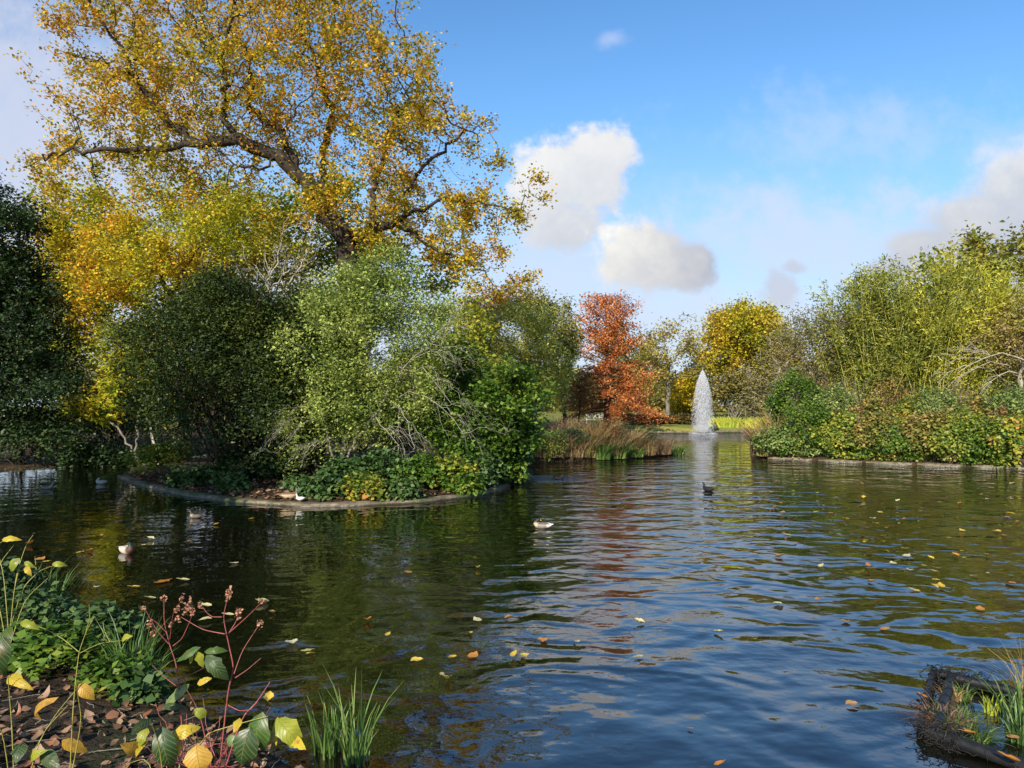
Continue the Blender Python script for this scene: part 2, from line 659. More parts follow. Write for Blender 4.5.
LEAF_BRYEL = leaf_mat('yellowing_bramble_leaves', [(0.05, 0.10, 0.015), (0.13, 0.20, 0.03), (0.27, 0.29, 0.035), (0.46, 0.34, 0.05)], 0.45, 1.2)
LEAF_BRRED = leaf_mat('reddening_bramble_leaves', [(0.06, 0.09, 0.02), (0.14, 0.17, 0.03), (0.28, 0.22, 0.05), (0.38, 0.24, 0.09)], 0.5, 1.2)
LEAF_BRPALE = leaf_mat('pale_bramble_leaves', [(0.05, 0.09, 0.02), (0.14, 0.21, 0.05), (0.24, 0.30, 0.08), (0.30, 0.30, 0.12)], 0.45, 1.2)
# ------------------------------------------------------------------ plan of the pond
def w2(*pix):
    return [tuple(on(x, y, 0.0)[:2]) for x, y in pix]


island = w2((120, 478), (135, 484), (155, 489), (190, 496), (240, 503), (300, 507), (360, 506), (420, 503), (470, 497), (496, 491), (508, 486)) + [
    (0.5, 20.5), (0.8, 23), (0.2, 26), (-2, 31), (-6, 34), (-10, 33), (-12.5, 28), (-12.6, 24)]
spit = w2((508, 464), (560, 462), (610, 460), (650, 458), (676, 455)) + [(7.2, 32), (6.6, 35), (4.5, 38), (6.0, 44), (8, 52), (4, 60), (-60, 60), (-60, 38), (-12, 38), (-5, 37), (-1.5, 32)]
right = w2((768, 459), (800, 461), (850, 463), (900, 465), (960, 467), (1024, 469)) + [(28, 22), (40, 18), (70, 16), (400, 16), (400, 70), (26, 70), (20, 56), (15.5, 46), (11.5, 36)]
far = [(-400, 56), (4, 56.5), (10, 58.5), (18, 59), (30, 60), (400, 60), (400, 600), (-400, 600)]
left = w2((0, 470), (80, 466), (140, 463)) + [(-13.2, 31), (-14, 38), (-20, 60), (-400, 60), (-400, 11), (-24, 12), (-22, 18), (-20, 22)]
fore = w2((0, 577), (50, 602), (100, 628), (150, 660), (185, 690), (230, 722), (275, 745), (320, 772)) + [
    (-0.4, 3.6), (0.6, 3.1), (2.0, 2.8), (5, 2.6), (12, 2.0), (30, 1.0), (60, -2), (60, -40), (-400, -40), (-400, 12), (-24, 13), (-13, 11.2), (-9, 10.4)]
LANDS = [island, spit, right, far, left, fore]


def sdist(px, py, poly):
    """signed distance, positive inside"""
    poly = np.array(poly)
    d = np.full(px.shape, 1e9)
    ins = np.zeros(px.shape, bool)
    n = len(poly)
    for i in range(n):
        ax, ay = poly[i]
        bx, by = poly[(i + 1) % n]
        ex, ey = bx - ax, by - ay
        t = np.clip(((px - ax) * ex + (py - ay) * ey) / (ex * ex + ey * ey + 1e-12), 0, 1)
        d = np.minimum(d, np.hypot(px - ax - t * ex, py - ay - t * ey))
        c = ((ay > py) != (by > py))
        if abs(by - ay) > 1e-12:
            ins ^= c & (px < ex * (py - ay) / (by - ay) + ax)
    return np.where(ins, d, -d)


def land_sd(px, py):
    s = np.full(px.shape, -1e9)
    for L_ in LANDS:
        s = np.maximum(s, sdist(px, py, L_))
    return s


_k = RNG.normal(size=(14, 2)) * np.array([[0.25]] * 5 + [[1.1]] * 5 + [[4.0]] * 4)
_ph = RNG.random(14) * 6.28
_am = np.array([0.06] * 5 + [0.025] * 5 + [0.008] * 4)


def ground_h(px, py):
    px, py = np.asarray(px, float), np.asarray(py, float)
    s = land_sd(px, py)
    up = 0.05 + 0.30 * (1 - np.exp(-np.maximum(s, 0) / 1.2)) + 0.5 * np.clip((s - 2) / 14, 0, 1)
    dn = -0.7
    e = np.clip(s / 0.14 * 0.5 + 0.5, 0, 1)
    z = dn + (up - dn) * e
    nz = sum(a * np.sin(k[0] * px + k[1] * py + p) for k, p, a in zip(_k, _ph, _am))
    return z + nz * np.clip(s / 1.5, 0, 1)


def gz(x, y):
    return float(ground_h(np.array([x]), np.array([y]))[0])


def spaced(stops):
    o = [stops[0][0]]
    for (a, _), (bnd, stp) in zip(stops[:-1], stops[1:]):
        n = max(1, int(round((bnd - a) / stp)))
        o += list(a + (bnd - a) * (np.arange(n) + 1) / n)
    return np.array(o)


gx = spaced([(-700, 0), (-60, 40), (-24, 1.2), (-7, 0.22), (3, 0.09), (22, 0.25), (46, 1.2), (700, 40)])
gy = spaced([(-60, 0), (-8, 4), (1.5, 0.6), (10, 0.09), (36, 0.22), (64, 0.5), (90, 2), (1500, 60)])
GX, GY = np.meshgrid(gx, gy)
GZ = ground_h(GX, GY)
nv = np.stack([GX.ravel(), GY.ravel(), GZ.ravel()], 1)
ny, nx = GX.shape
ii = (np.arange(ny - 1)[:, None] * nx + np.arange(nx - 1)[None, :]).ravel()
gf = np.stack([ii, ii + 1, ii + nx + 1, ii + nx], 1)
lawn = np.clip((GY - 44) / 5, 0, 1) * np.clip(1 - (np.abs(GX - 21) < 9) * (GY < 56), 0, 1)
lawn = lawn.ravel()

m_ground, bb, o = mat_new('ground')
g = bb.n('ShaderNodeTexCoord').outputs['Object']
n1 = bb.noise(g, 7.0, 6, 0.65)
n2 = bb.noise(g, 0.6, 3, 0.5)
n3 = bb.noise(g, 45.0, 3, 0.6)
soil = bb.ramp(n1, [(0.28, (0.012, 0.009, 0.006)), (0.52, (0.035, 0.024, 0.014)), (0.75, (0.085, 0.052, 0.026))])
soil = bb.mixc(bb.smooth(n2, 0.55, 0.72), soil, (0.03, 0.045, 0.012, 1))
gr = bb.ramp(n3, [(0.3, (0.06, 0.085, 0.015)), (0.7, (0.19, 0.20, 0.04))])
gr = bb.mixc(bb.smooth(n2, 0.5, 0.75), gr, (0.30, 0.20, 0.05, 1))
c = bb.mixc(attr(bb, 'lawn'), soil, gr)
hgt = bb.m('ADD', n1, bb.m('MULTIPLY', n3, 0.4))
p = principled(bb, c, 0.9, 0.15, bump(bb, hgt, 0.9, 0.05))
bb.t.links.new(p.outputs[0], o.inputs[0])
ground = mesh_obj('ground', make_mesh('ground', nv, gf, m_ground, True, {'lawn': ('POINT', lawn)}))
tag(ground, kind='structure')

# ------------------------------------------------------------------ water
m_water, bb, o = mat_new('pond_water')
g = bb.n('ShaderNodeTexCoord').outputs['Object']
FOUNT = on(703, 434, 0.0)
wq = bb.v('ADD', bb.v('MULTIPLY', g, (0.75, 1.0, 1.0)), bb.v('MULTIPLY', bb.noise(g, 0.7, 2, 0.5, 'Color'), (0.9, 0.9, 0)))
w1 = bb.noise(wq, 1.35, 2, 0.5)
w2_ = bb.noise(bb.v('MULTIPLY', g, (0.8, 1.1, 1)), 3.6, 2, 0.5)
w3 = bb.noise(g, 11.0, 2, 0.5)
sepw = bb.n('ShaderNodeSeparateXYZ')
bb.put(sepw.inputs[0], g)
calm = bb.noise(bb.v('MULTIPLY', g, (0.5, 1, 1)), 0.22, 3, 0.6)
# sheltered water to the left of the island, open water to the right
shelter = bb.smooth(bb.m('ADD', sepw.outputs[0], bb.m('MULTIPLY', bb.m('SUBTRACT', calm, 0.5), 7.0)), -4.5, 2.2, 0.30, 1.0)
dist = bb.v('LENGTH', bb.v('MULTIPLY', bb.v('SUBTRACT', g, tuple(FOUNT)), (1, 0.5, 0)))
near_f = bb.smooth(dist, 2.0, 6.5, 1.0, 0.0)
h = bb.m('ADD', bb.m('MULTIPLY', w1, 0.088), bb.m('MULTIPLY', w2_, bb.smooth(sepw.outputs[1], 6.0, 16.0, 0.010, 0.020)))
h = bb.m('ADD', h, bb.m('MULTIPLY', w3, bb.smooth(calm, 0.4, 0.65, 0.0004, 0.0038)))
WAKE = on(552, 478.5, 0.0)
dwk = bb.v('LENGTH', bb.v('MULTIPLY', bb.v('SUBTRACT', g, tuple(WAKE)), (0.8, 0.75, 0)))
near_f2 = bb.m('MULTIPLY', bb.smooth(dwk, 0.3, 1.1, 1.0, 0.0), bb.m('MULTIPLY', w3, 0.06))
ring = bb.m('MULTIPLY', bb.m('SINE', bb.m('MULTIPLY', dist, 9.0)), 0.006)
h = bb.m('ADD', bb.m('MULTIPLY', h, shelter), bb.m('MULTIPLY', bb.m('ADD', bb.m('MULTIPLY', w3, 0.10), ring), near_f))
h = bb.m('ADD', h, near_f2)
bn = bb.n('ShaderNodeBump')
bn.inputs['Strength'].default_value = 1.0
bn.inputs['Distance'].default_value = 1.0
bb.put(bn.inputs['Height'], h)
wc = bb.mixc(bb.smooth(calm, 0.3, 0.7), (0.0022, 0.0026, 0.0012, 1), (0.005, 0.005, 0.002, 1))
p = principled(bb, wc, 0.02, 0.5, bn.outputs[0])
p.inputs['IOR'].default_value = 2.0
bb.t.links.new(p.outputs[0], o.inputs[0])
wv = np.array([(-60, -1, 0), (70, -1, 0), (70, 66, 0), (-60, 66, 0)], float)
water = mesh_obj('water', make_mesh('water', wv, np.array([[0, 1, 2, 3]]), m_water))
tag(water, kind='structure')

# ------------------------------------------------------------------ shared materials
BARK_OAK = bark_mat('oak_bark', (0.012, 0.009, 0.007), (0.045, 0.035, 0.025))
BARK_GREY = bark_mat('grey_bark', (0.07, 0.06, 0.05), (0.20, 0.18, 0.14))
BARK_PALE = bark_mat('pale_bark', (0.15, 0.135, 0.105), (0.38, 0.35, 0.28))
BARK_RED = bark_mat('red_bark', (0.035, 0.018, 0.012), (0.11, 0.055, 0.035))
BARK_DARK = bark_mat('dark_bark', (0.015, 0.012, 0.01), (0.05, 0.04, 0.03))
LEAF_OAK = leaf_mat('oak_leaves', [(0.12, 0.16, 0.014), (0.36, 0.33, 0.025), (0.56, 0.41, 0.03), (0.58, 0.30, 0.025), (0.30, 0.12, 0.02)], 0.45, 0.5)
LEAF_GOLD = leaf_mat('golden_leaves', [(0.12, 0.18, 0.015), (0.30, 0.33, 0.022), (0.54, 0.42, 0.025), (0.60, 0.28, 0.02)], 0.65, 0.5)
LEAF_LIME = leaf_mat('lime_leaves', [(0.07, 0.13, 0.012), (0.18, 0.24, 0.02), (0.36, 0.34, 0.03), (0.48, 0.36, 0.03)], 0.5, 0.5)
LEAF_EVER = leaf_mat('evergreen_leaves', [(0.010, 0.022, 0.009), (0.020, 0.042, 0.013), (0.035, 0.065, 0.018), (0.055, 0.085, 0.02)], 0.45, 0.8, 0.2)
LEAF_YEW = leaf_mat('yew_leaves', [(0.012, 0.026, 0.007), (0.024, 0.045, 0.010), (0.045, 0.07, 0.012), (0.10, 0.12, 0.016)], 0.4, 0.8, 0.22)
LEAF_WILLOW = leaf_mat('willow_leaves', [(0.07, 0.12, 0.03), (0.18, 0.25, 0.05), (0.32, 0.38, 0.08), (0.43, 0.46, 0.13)], 0.4, 0.9)
LEAF_SILVER = leaf_mat('silver_willow_leaves', [(0.17, 0.20, 0.04), (0.33, 0.35, 0.06), (0.48, 0.47, 0.09), (0.58, 0.48, 0.09)], 0.45, 0.4)  # colours lightened to make up for the oak's shadow on the willow
LEAF_GREEN = leaf_mat('green_leaves', [(0.025, 0.06, 0.008), (0.055, 0.12, 0.014), (0.11, 0.19, 0.02), (0.23, 0.27, 0.035)], 0.4, 1.1)
LEAF_YELLOW = leaf_mat('yellow_leaves', [(0.25, 0.28, 0.02), (0.50, 0.42, 0.02), (0.66, 0.46, 0.03), (0.45, 0.22, 0.03)], 0.4, 1.0)
LEAF_RUST = leaf_mat('rust_needles', [(0.22, 0.055, 0.02), (0.40, 0.115, 0.03), (0.54, 0.19, 0.045), (0.56, 0.28, 0.10)], 0.5, 0.55, 0.3)
LEAF_BAMBOO = leaf_mat('bamboo_leaves', [(0.10, 0.13, 0.012), (0.24, 0.26, 0.025), (0.42, 0.40, 0.04), (0.52, 0.45, 0.06)], 0.45, 0.6)
LEAF_BRAMBLE = leaf_mat('bramble_leaves', [(0.035, 0.07, 0.012), (0.09, 0.16, 0.022), (0.19, 0.25, 0.03), (0.38, 0.33, 0.04), (0.40, 0.19, 0.05)], 0.4, 1.4)
LEAF_IVY = leaf_mat('ivy_leaves', [(0.015, 0.04, 0.010), (0.035, 0.08, 0.018), (0.07, 0.12, 0.03), (0.12, 0.17, 0.05)], 0.35, 1.6, 0.25)
LEAF_BROWN = leaf_mat('brown_leaves', [(0.09, 0.045, 0.02), (0.20, 0.10, 0.035), (0.32, 0.18, 0.06), (0.36, 0.26, 0.11)], 0.4, 1.0)
LEAF_OLIVE = leaf_mat('olive_leaves', [(0.06, 0.07, 0.02), (0.14, 0.13, 0.03), (0.26, 0.21, 0.05), (0.32, 0.24, 0.08)], 0.45, 0.5)
BLADE_BROWN = leaf_mat('sedge_blades', [(0.07, 0.035, 0.022), (0.15, 0.085, 0.05), (0.24, 0.145, 0.085), (0.20, 0.17, 0.05)], 0.4, 1.5, 0.25)
BLADE_TAN = leaf_mat('tan_blades', [(0.14, 0.08, 0.03), (0.26, 0.17, 0.06), (0.36, 0.25, 0.10), (0.20, 0.21, 0.05)], 0.4, 1.5, 0.25)
BLADE_GREEN = leaf_mat('iris_blades', [(0.02, 0.05, 0.012), (0.05, 0.11, 0.022), (0.10, 0.17, 0.035), (0.20, 0.25, 0.06)], 0.25, 2.0, 0.3)
BLADE_LIME = leaf_mat('reed_blades', [(0.14, 0.20, 0.02), (0.28, 0.34, 0.03), (0.42, 0.42, 0.04), (0.50, 0.44, 0.07)], 0.4, 1.0, 0.3)
m_stone, bb, o = mat_new('edging_stone')
g = bb.n('ShaderNodeTexCoord').outputs['Object']
n1 = bb.noise(g, 5.0, 6, 0.65)
n2 = bb.noise(g, 1.1, 3, 0.5)
c = bb.ramp(n1, [(0.3, (0.045, 0.035, 0.022)), (0.5, (0.12, 0.095, 0.06)), (0.75, (0.26, 0.22, 0.15))])
c = bb.mixc(bb.smooth(n2, 0.5, 0.68), c, (0.05, 0.065, 0.02, 1))
sz = bb.n('ShaderNodeSeparateXYZ')
bb.put(sz.inputs[0], g)
wet = bb.smooth(bb.m('ADD', sz.outputs[2], bb.m('MULTIPLY', n1, 0.03)), 0.030, 0.055, 1.0, 0.0)
c = bb.mixc(bb.m('MULTIPLY', wet, 0.8), c, (0.018, 0.018, 0.010, 1))
p = principled(bb, c, bb.smooth(wet, 0, 1, 0.85, 0.3), 0.3, bump(bb, n1, 0.9, 0.04))
bb.t.links.new(p.outputs[0], o.inputs[0])
STONE = m_stone


def gp(px, py, Y):
    """ground point under a pixel column at depth Y"""
    x = at(px, py, Y)[0]
    return np.array([x, Y, gz(x, Y) - 0.04])


def E(px, py, Y, rpx, rpy, ry):
    """ellipsoid from pixels: centre, radii"""
    k = Y / F
    return (at(px, py, Y), np.array([rpx * k, ry, rpy * k]))



# ------------------------------------------------------------------ stone edgings
def edging(name, label, pix, h, w, out_sign=1, group=None, jitter=0.02, seed=1):
    rng = np.random.default_rng(seed)
    pts = np.array([on(x, y, 0.0) for x, y in pix])
    seg = np.linalg.norm(np.diff(pts, axis=0), axis=1)
    cum = np.concatenate([[0], np.cumsum(seg)])
    m = max(4, int(cum[-1] / 0.22))
    tt = np.linspace(0, cum[-1], m)
    q = np.stack([np.interp(tt, cum, pts[:, k]) for k in range(3)], 1)
    tan = unit(np.gradient(q, axis=0))
    nr = np.stack([tan[:, 1], -tan[:, 0], np.zeros(m)], 1) * out_sign
    prof = [(0.02, -0.4), (0.05, h * 0.35), (0.03, h * 0.85), (-0.01, h), (-w * 0.6, h * 1.03), (-w, h * 0.9), (-w, -0.4)]
    V = []
    for i in range(m):
        for a, z in prof:
            j = rng.normal(size=2) * jitter * (0.5 if z > -0.1 else 0)
            if z > 0.02 and i % 5 == 0: j = j - np.array([0.02, 0.03])
            V.append(q[i] + nr[i] * (a + j[0]) + np.array([0, 0, z + j[1] * 0.6]))
    k = len(prof)
    i = np.arange(m - 1)[:, None] * k
    j = np.arange(k - 1)[None]
    f = np.stack([i + j, i + j + 1, i + k + j + 1, i + k + j], -1).reshape(-1, 4)
    e1 = np.array([list(range(k))[::-1], list(range((m - 1) * k, m * k))])
    o = mesh_obj(name, make_mesh(name, np.array(V), [f, e1], STONE, False))
    return tag(o, label, 'kerb', group)


ISL_EDGE = [(118, 477), (135, 484), (155, 489), (190, 496), (240, 503), (300, 507), (360, 506), (420, 503), (470, 497), (496, 491), (508, 486)]
edging('stone_edging', 'long curved mossy stone rim round the shaded island', ISL_EDGE, 0.075, 0.22, 1, None, 0.022, 3)
for k, (x0, x1, y0, y1, lab) in enumerate([
        (768, 812, 459.2, 461.2, 'pale stone edging slab beside the tan grass at the bramble bank tip'),
        (818, 862, 461.6, 463.3, 'pale stone edging slab below the bright green bramble'),
        (866, 912, 463.6, 465.4, 'pale stone edging slab half hidden under yellowing bramble'),
        (917, 966, 465.6, 467.2, 'longest bare stone edging slab under the reddish bramble'),
        (972, 1034, 467.4, 469.2, 'stone edging slab at the frame edge of the bramble bank')]):
    edging('edging_slab', lab, [(x0, y0), ((x0 + x1) / 2, (y0 + y1) / 2), (x1, y1)], 0.09, 0.3, 1, 'stone edging slabs along the bramble bank', 0.025, 20 + k)
edging('far_edging', 'low brown edging of the far bank behind the fountain', [(560, 433.3), (625, 433.3), (690, 433.0), (760, 432), (840, 431)], 0.16, 0.3, 1, None, 0.01, 9)

# ------------------------------------------------------------------ far bank: lawn trees, hedges, wood
def foliage_mass(name, label, cat, boxes, n, leaf, mat, kind=None, group=None, seed=0, stems=True):
    """a hedge: leaves through low lumps (centre, radii) standing on the ground, with twigs inside"""
    rng = np.random.default_rng(seed)
    per = n // len(boxes)
    cs, ch = [], []
    for c, r in boxes:
        d = unit(rng.normal(size=(per, 3)))
        u = rng.random(per) ** 0.25
        q = np.asarray(c) + d * u[:, None] * np.asarray(r)
        cs.append(q)
        for s in range(10):
            e = q[rng.integers(per)]
            s0 = np.array([c[0] + rng.normal() * r[0] * 0.4, c[1] + rng.normal() * r[1] * 0.3, c[2] - r[2]])
            tt = np.linspace(0, 1, 5)[:, None]
            ch.append((s0 + (e - s0) * tt + rng.normal(size=(5, 3)) * 0.05, np.linspace(0.05, 0.012, 5)))
    cs = np.concatenate(cs)
    base = np.array([np.mean([c[0] for c, r in boxes]), np.mean([c[1] for c, r in boxes]), 0.3])
    v, f, t = leaf_quads(cs, leaf[0], leaf[1], rng=rng)
    if kind:
        o = mesh_obj(name, make_mesh(name, v - base, f, mat, False, {'tint': ('FACE', t)}), None, base)
        return tag(o, label, cat, group, kind)
    root = empty(name, base, label, cat, group)
    mesh_obj('foliage', make_mesh('foliage', v - base, f, mat, False, {'tint': ('FACE', t)}), root)
    v, f = tubes(ch, 4)
    mesh_obj('stems', make_mesh('stems', v - base, f, BARK_DARK, True), root)
    return root


rngw = np.random.default_rng(5)
wood = []
for i in range(46):
    x = -75 + i * 4.2 + rngw.normal()
    y = 112 + rngw.random() * 22
    hh = 6.5 + rngw.random() * 5.5
    if 12 < x < 30: hh *= 0.8
    wood.append(((x, y, hh * 0.52), (4.4 + rngw.random() * 2, 3, hh * 0.55)))
foliage_mass('far_wood', None, None, wood, 90000, (0.6, 0.42), LEAF_OLIVE, 'stuff', seed=1)

# dark clipped hedge and shrubs behind the fountain
def hb(px0, px1, Y, ytop, n, dep=0.9):
    o = []
    for i in range(n):
        px = px0 + (px1 - px0) * (i + 0.5) / n
        p0 = gp(px, 0, Y)
        top = at(px, ytop, Y)[2] * (0.9 + 0.2 * RNG.random())
        hh = (top - p0[2]) / 2
        o.append(((p0[0], Y, p0[2] + hh), ((px1 - px0) / n * Y / F * 0.75, dep, hh)))
    return o


foliage_mass('hedge', 'low dark brown hedge behind the lime reeds', 'hedge', hb(722, 850, 65, 418, 10), 9000, (0.2, 0.13), leaf_mat('dark_hedge_leaves', [(0.03, 0.02, 0.015), (0.07, 0.045, 0.03), (0.12, 0.075, 0.04), (0.10, 0.09, 0.03)], 0.4, 0.8), seed=2)
foliage_mass('bank_shrub', 'dark green and brown shrubs on far bank before the rust tree', 'shrub', hb(622, 700, 63, 414, 6), 6000, (0.2, 0.13), leaf_mat('dark_shrub_leaves', [(0.03, 0.03, 0.015), (0.06, 0.06, 0.02), (0.14, 0.09, 0.03), (0.16, 0.14, 0.03)], 0.5, 0.8), seed=3)
foliage_mass('lawn_shrub', 'small pale yellow shrub below the tall thin tree', 'shrub', hb(668, 706, 78, 385, 3, 1.4), 3500, (0.26, 0.18), LEAF_YELLOW, seed=4)
shrub('lawn_thicket', 'olive thicket under the dome crowned tree', 'shrub', gp(735, 420, 73), (3.2, 1.6, 4.4), 150, 26, (0.26, 0.17), LEAF_OLIVE, BARK_GREY, 0.35, n_stem=20, stem_r=0.05, seed=45, top_twigs=20)
shrub('lawn_thicket', 'brownish thicket at the foot of the bare birch', 'shrub', gp(785, 420, 66), (3.4, 1.6, 4.6), 150, 22, (0.22, 0.13), LEAF_OLIVE, BARK_GREY, 0.35, n_stem=30, stem_r=0.05, seed=46, top_twigs=60)
tuft('reed_bed', 'bright lime green reeds beside the fountain', 'reeds', gp(738, 430, 60.5) - np.array([0, 0.3, 0.2]), 900, 2.6, 1.15, 0.09, BLADE_LIME, 0.7, None, 31, 0.25)

# rust red swamp cypress with tiers of feathery foliage
def cypress(px, Y, ytop, label):
    rng = np.random.default_rng(11)
    base = gp(px, 420, Y)
    top = at(px, ytop, Y)[2]
    H = top - base[2]
    ch = [(np.array([(0.06 * math.sin(t * 5), 0, H * t) for t in np.linspace(0, 0.97, 16)]), np.linspace(0.33, 0.02, 16) ** 1.0)]
    C, D = [], []
    for i in range(100):
        t = 0.13 + 0.87 * (i / 99.0)
        a = i * 2.4 + rng.normal() * 0.3
        env = 1.12 * np.interp(t, [0.1, 0.22, 0.4, 0.6, 0.78, 0.9, 1.0], [3.6, 3.6, 3.1, 2.6, 2.2, 1.45, 0.25])
        Lb = env * (0.62 + 0.45 * rng.random())
        z0 = H * t * (0.92 if t > 0.2 else 1)
        rise = np.interp(t, [0.1, 0.5, 1.0], [-0.02, 0.25, 0.85])
        tt = np.linspace(0, 1, 8)
        r_ = Lb * tt
        z = z0 + Lb * rise * tt + (-0.25 * Lb * tt ** 2 if t < 0.5 else 0.1 * Lb * tt ** 2)
        aa = a + 0.25 * np.sin(tt * 3 + i) * tt
        p = np.stack([r_ * np.cos(aa), r_ * np.sin(aa), z], 1)
        ch.append((p, np.linspace(0.075 * (1.15 - t), 0.012, 8)))
        n = int(210 * Lb / 2.5)
        s = 0.3 + 0.72 * rng.random(n) ** 0.7
        q = np.stack([np.interp(s, tt, p[:, k]) for k in range(3)], 1)
        q += rng.normal(size=(n, 3)) * np.array([0.30, 0.30, 0.13]) * (0.45 + s[:, None] * 0.8)
        C.append(q)
    C = np.concatenate(C)
    C[:, 2] = np.minimum(C[:, 2], H * (1.0 - 0.06 * rng.random(len(C))))
    root = empty('swamp_cypress', base, label, 'tree')
    v, f = tubes(ch, 6)
    mesh_obj('trunk', make_mesh('trunk', v, f, BARK_RED, True), root)
    v, f, t = leaf_quads(C, 0.18, 0.075, up=0.3, droop=0.5, rng=rng)
    mesh_obj('crown', make_mesh('crown', v, f, LEAF_RUST, False, {'tint': ('FACE', t)}), root)


cypress(607, 52, 288, 'rust red conical swamp cypress with tiered branches beside the bench')

# trees across the lawn
tree('lawn_tree', 'dome crowned yellow green tree behind the fountain', 'tree', gp(752, 420, 76),
     [E(744, 335, 76, 40, 26, 4), E(716, 358, 76, 20, 18, 2.5), E(775, 355, 76, 26, 24, 3), E(744, 322, 76, 32, 16, 3)], 2000, 0.45, 0.36, BARK_GREY,
     leaf_mat('dome_leaves', [(0.16, 0.18, 0.02), (0.34, 0.32, 0.025), (0.50, 0.40, 0.03), (0.46, 0.28, 0.04)], 0.6, 0.35), (0.26, 0.18), 14, 0.42, thin=0.05, seed=3, nt=8, tip=0.014, even=True)
tree('thin_tree', 'airy pale yellow tree with thin crown beside the rust cypress', 'tree', gp(668, 420, 70),
     [E(667, 343, 70, 27, 24, 3), E(690, 362, 70, 14, 22, 2), E(652, 372, 70, 22, 22, 2.5)], 700, 0.45, 0.24, BARK_GREY,
     leaf_mat('thin_leaves', [(0.10, 0.10, 0.03), (0.26, 0.24, 0.05), (0.40, 0.32, 0.07), (0.42, 0.25, 0.07)], 0.5, 0.4), (0.22, 0.15), 7, 0.4, thin=0.03, seed=4, nt=6, tip=0.014)
tree('golden_sapling', 'small golden tree low behind the fountain jet', 'tree', gp(692, 420, 72),
     [E(690, 388, 72, 20, 16, 2)], 160, 0.5, 0.14, BARK_GREY, LEAF_YELLOW, (0.24, 0.18), 12, 0.4, thin=0.05, seed=6, nt=6, tip=0.014)
tree('olive_tree', 'dull olive tree standing behind the rust cypress', 'tree', gp(640, 420, 80),
     [E(630, 355, 80, 34, 34, 4)], 500, 0.6, 0.28, BARK_GREY, LEAF_OLIVE, (0.28, 0.2), 10, 0.5, thin=0.05, seed=7, nt=8, tip=0.014)
tree('brown_sapling', 'small brown leaved tree leaning at the foot of the rust cypress', 'tree', gp(579, 420, 50),
     [E(582, 388, 50, 13, 22, 1.3)], 160, 0.3, 0.12, BARK_DARK, LEAF_BROWN, (0.17, 0.11), 7, 0.3, thin=0.03, seed=8, nt=6, tip=0.01)
# middle-distance trees between the island and the rust cypress
tree('silver_willow', 'soft grey green willow with rounded crown behind the island tip', 'tree', gp(536, 428, 40),
     [E(520, 345, 40, 46, 44, 2.6), E(548, 372, 40, 26, 36, 2.2), E(505, 372, 40, 34, 36, 2)], 1300, 0.3, 0.2, BARK_GREY, LEAF_SILVER, (0.17, 0.06), 16, 0.26, thin=0.03, droop=0.8, seed=12, nt=8)
tree('drooping_tree', 'dark drooping tree rising between silver willow and rust cypress', 'tree', gp(566, 425, 46),
     [E(553, 335, 46, 22, 38, 2.4), E(566, 352, 46, 11, 42, 1.6), E(530, 312, 46, 28, 20, 2.4)], 700, 0.35, 0.24, BARK_DARK,
     leaf_mat('drooping_leaves', [(0.08, 0.10, 0.025), (0.16, 0.18, 0.035), (0.28, 0.27, 0.05), (0.42, 0.29, 0.05)], 0.5, 0.5), (0.19, 0.08), 16, 0.28, thin=0.03, droop=1.0, seed=13, nt=8)
tree('bronze_tree', 'bronze topped tree showing above the silver willow', 'tree', gp(505, 425, 50),
     [E(500, 305, 50, 40, 20, 3), E(480, 335, 50, 30, 30, 3)], 600, 0.45, 0.26, BARK_DARK,
     leaf_mat('bronze_leaves', [(0.10, 0.09, 0.02), (0.26, 0.17, 0.03), (0.38, 0.20, 0.04), (0.30, 0.12, 0.04)], 0.5, 0.5), (0.18, 0.12), 12, 0.36, thin=0.03, seed=14, nt=7)

# park bench on the far lawn
def bench(px, Y):
    base = gp(px, 414, Y) + np.array([0, 0, 0.04])
    m = plain_mat('pale_timber', (0.55, 0.50, 0.44), 0.6, 0.3)
    root = empty('park_bench', base, 'pale wooden park bench on the lawn beside the rust cypress', 'bench')
    def bx(name, boxes):
        V, Fc = [], []
        for i, (c, s) in enumerate(boxes):
            c, s = np.array(c), np.array(s) / 2
            V.append(np.array([c + s * np.array(q) for q in [(-1, -1, -1), (1, -1, -1), (1, 1, -1), (-1, 1, -1), (-1, -1, 1), (1, -1, 1), (1, 1, 1), (-1, 1, 1)]]))
            Fc.append(np.array([[0, 3, 2, 1], [4, 5, 6, 7], [0, 1, 5, 4], [1, 2, 6, 5], [2, 3, 7, 6], [3, 0, 4, 7]]) + i * 8)
        mesh_obj(name, make_mesh(name, np.concatenate(V), np.concatenate(Fc), m), root)
    bx('seat', [((0, -0.20 + 0.1 * k, 0.46), (1.7, 0.075, 0.04)) for k in range(4)])
    bx('backrest', [((0, 0.22 + 0.02 * k, 0.60 + 0.13 * k), (1.7, 0.035, 0.085)) for k in range(3)])
    for sx in (-0.8, 0.8):
        bx('leg', [((sx, -0.22, 0.22), (0.07, 0.07, 0.44))])
        bx('leg', [((sx, 0.2, 0.45), (0.07, 0.07, 0.9))])
        bx('armrest', [((sx, -0.03, 0.665), (0.08, 0.46, 0.05))])


bench(596, 62)

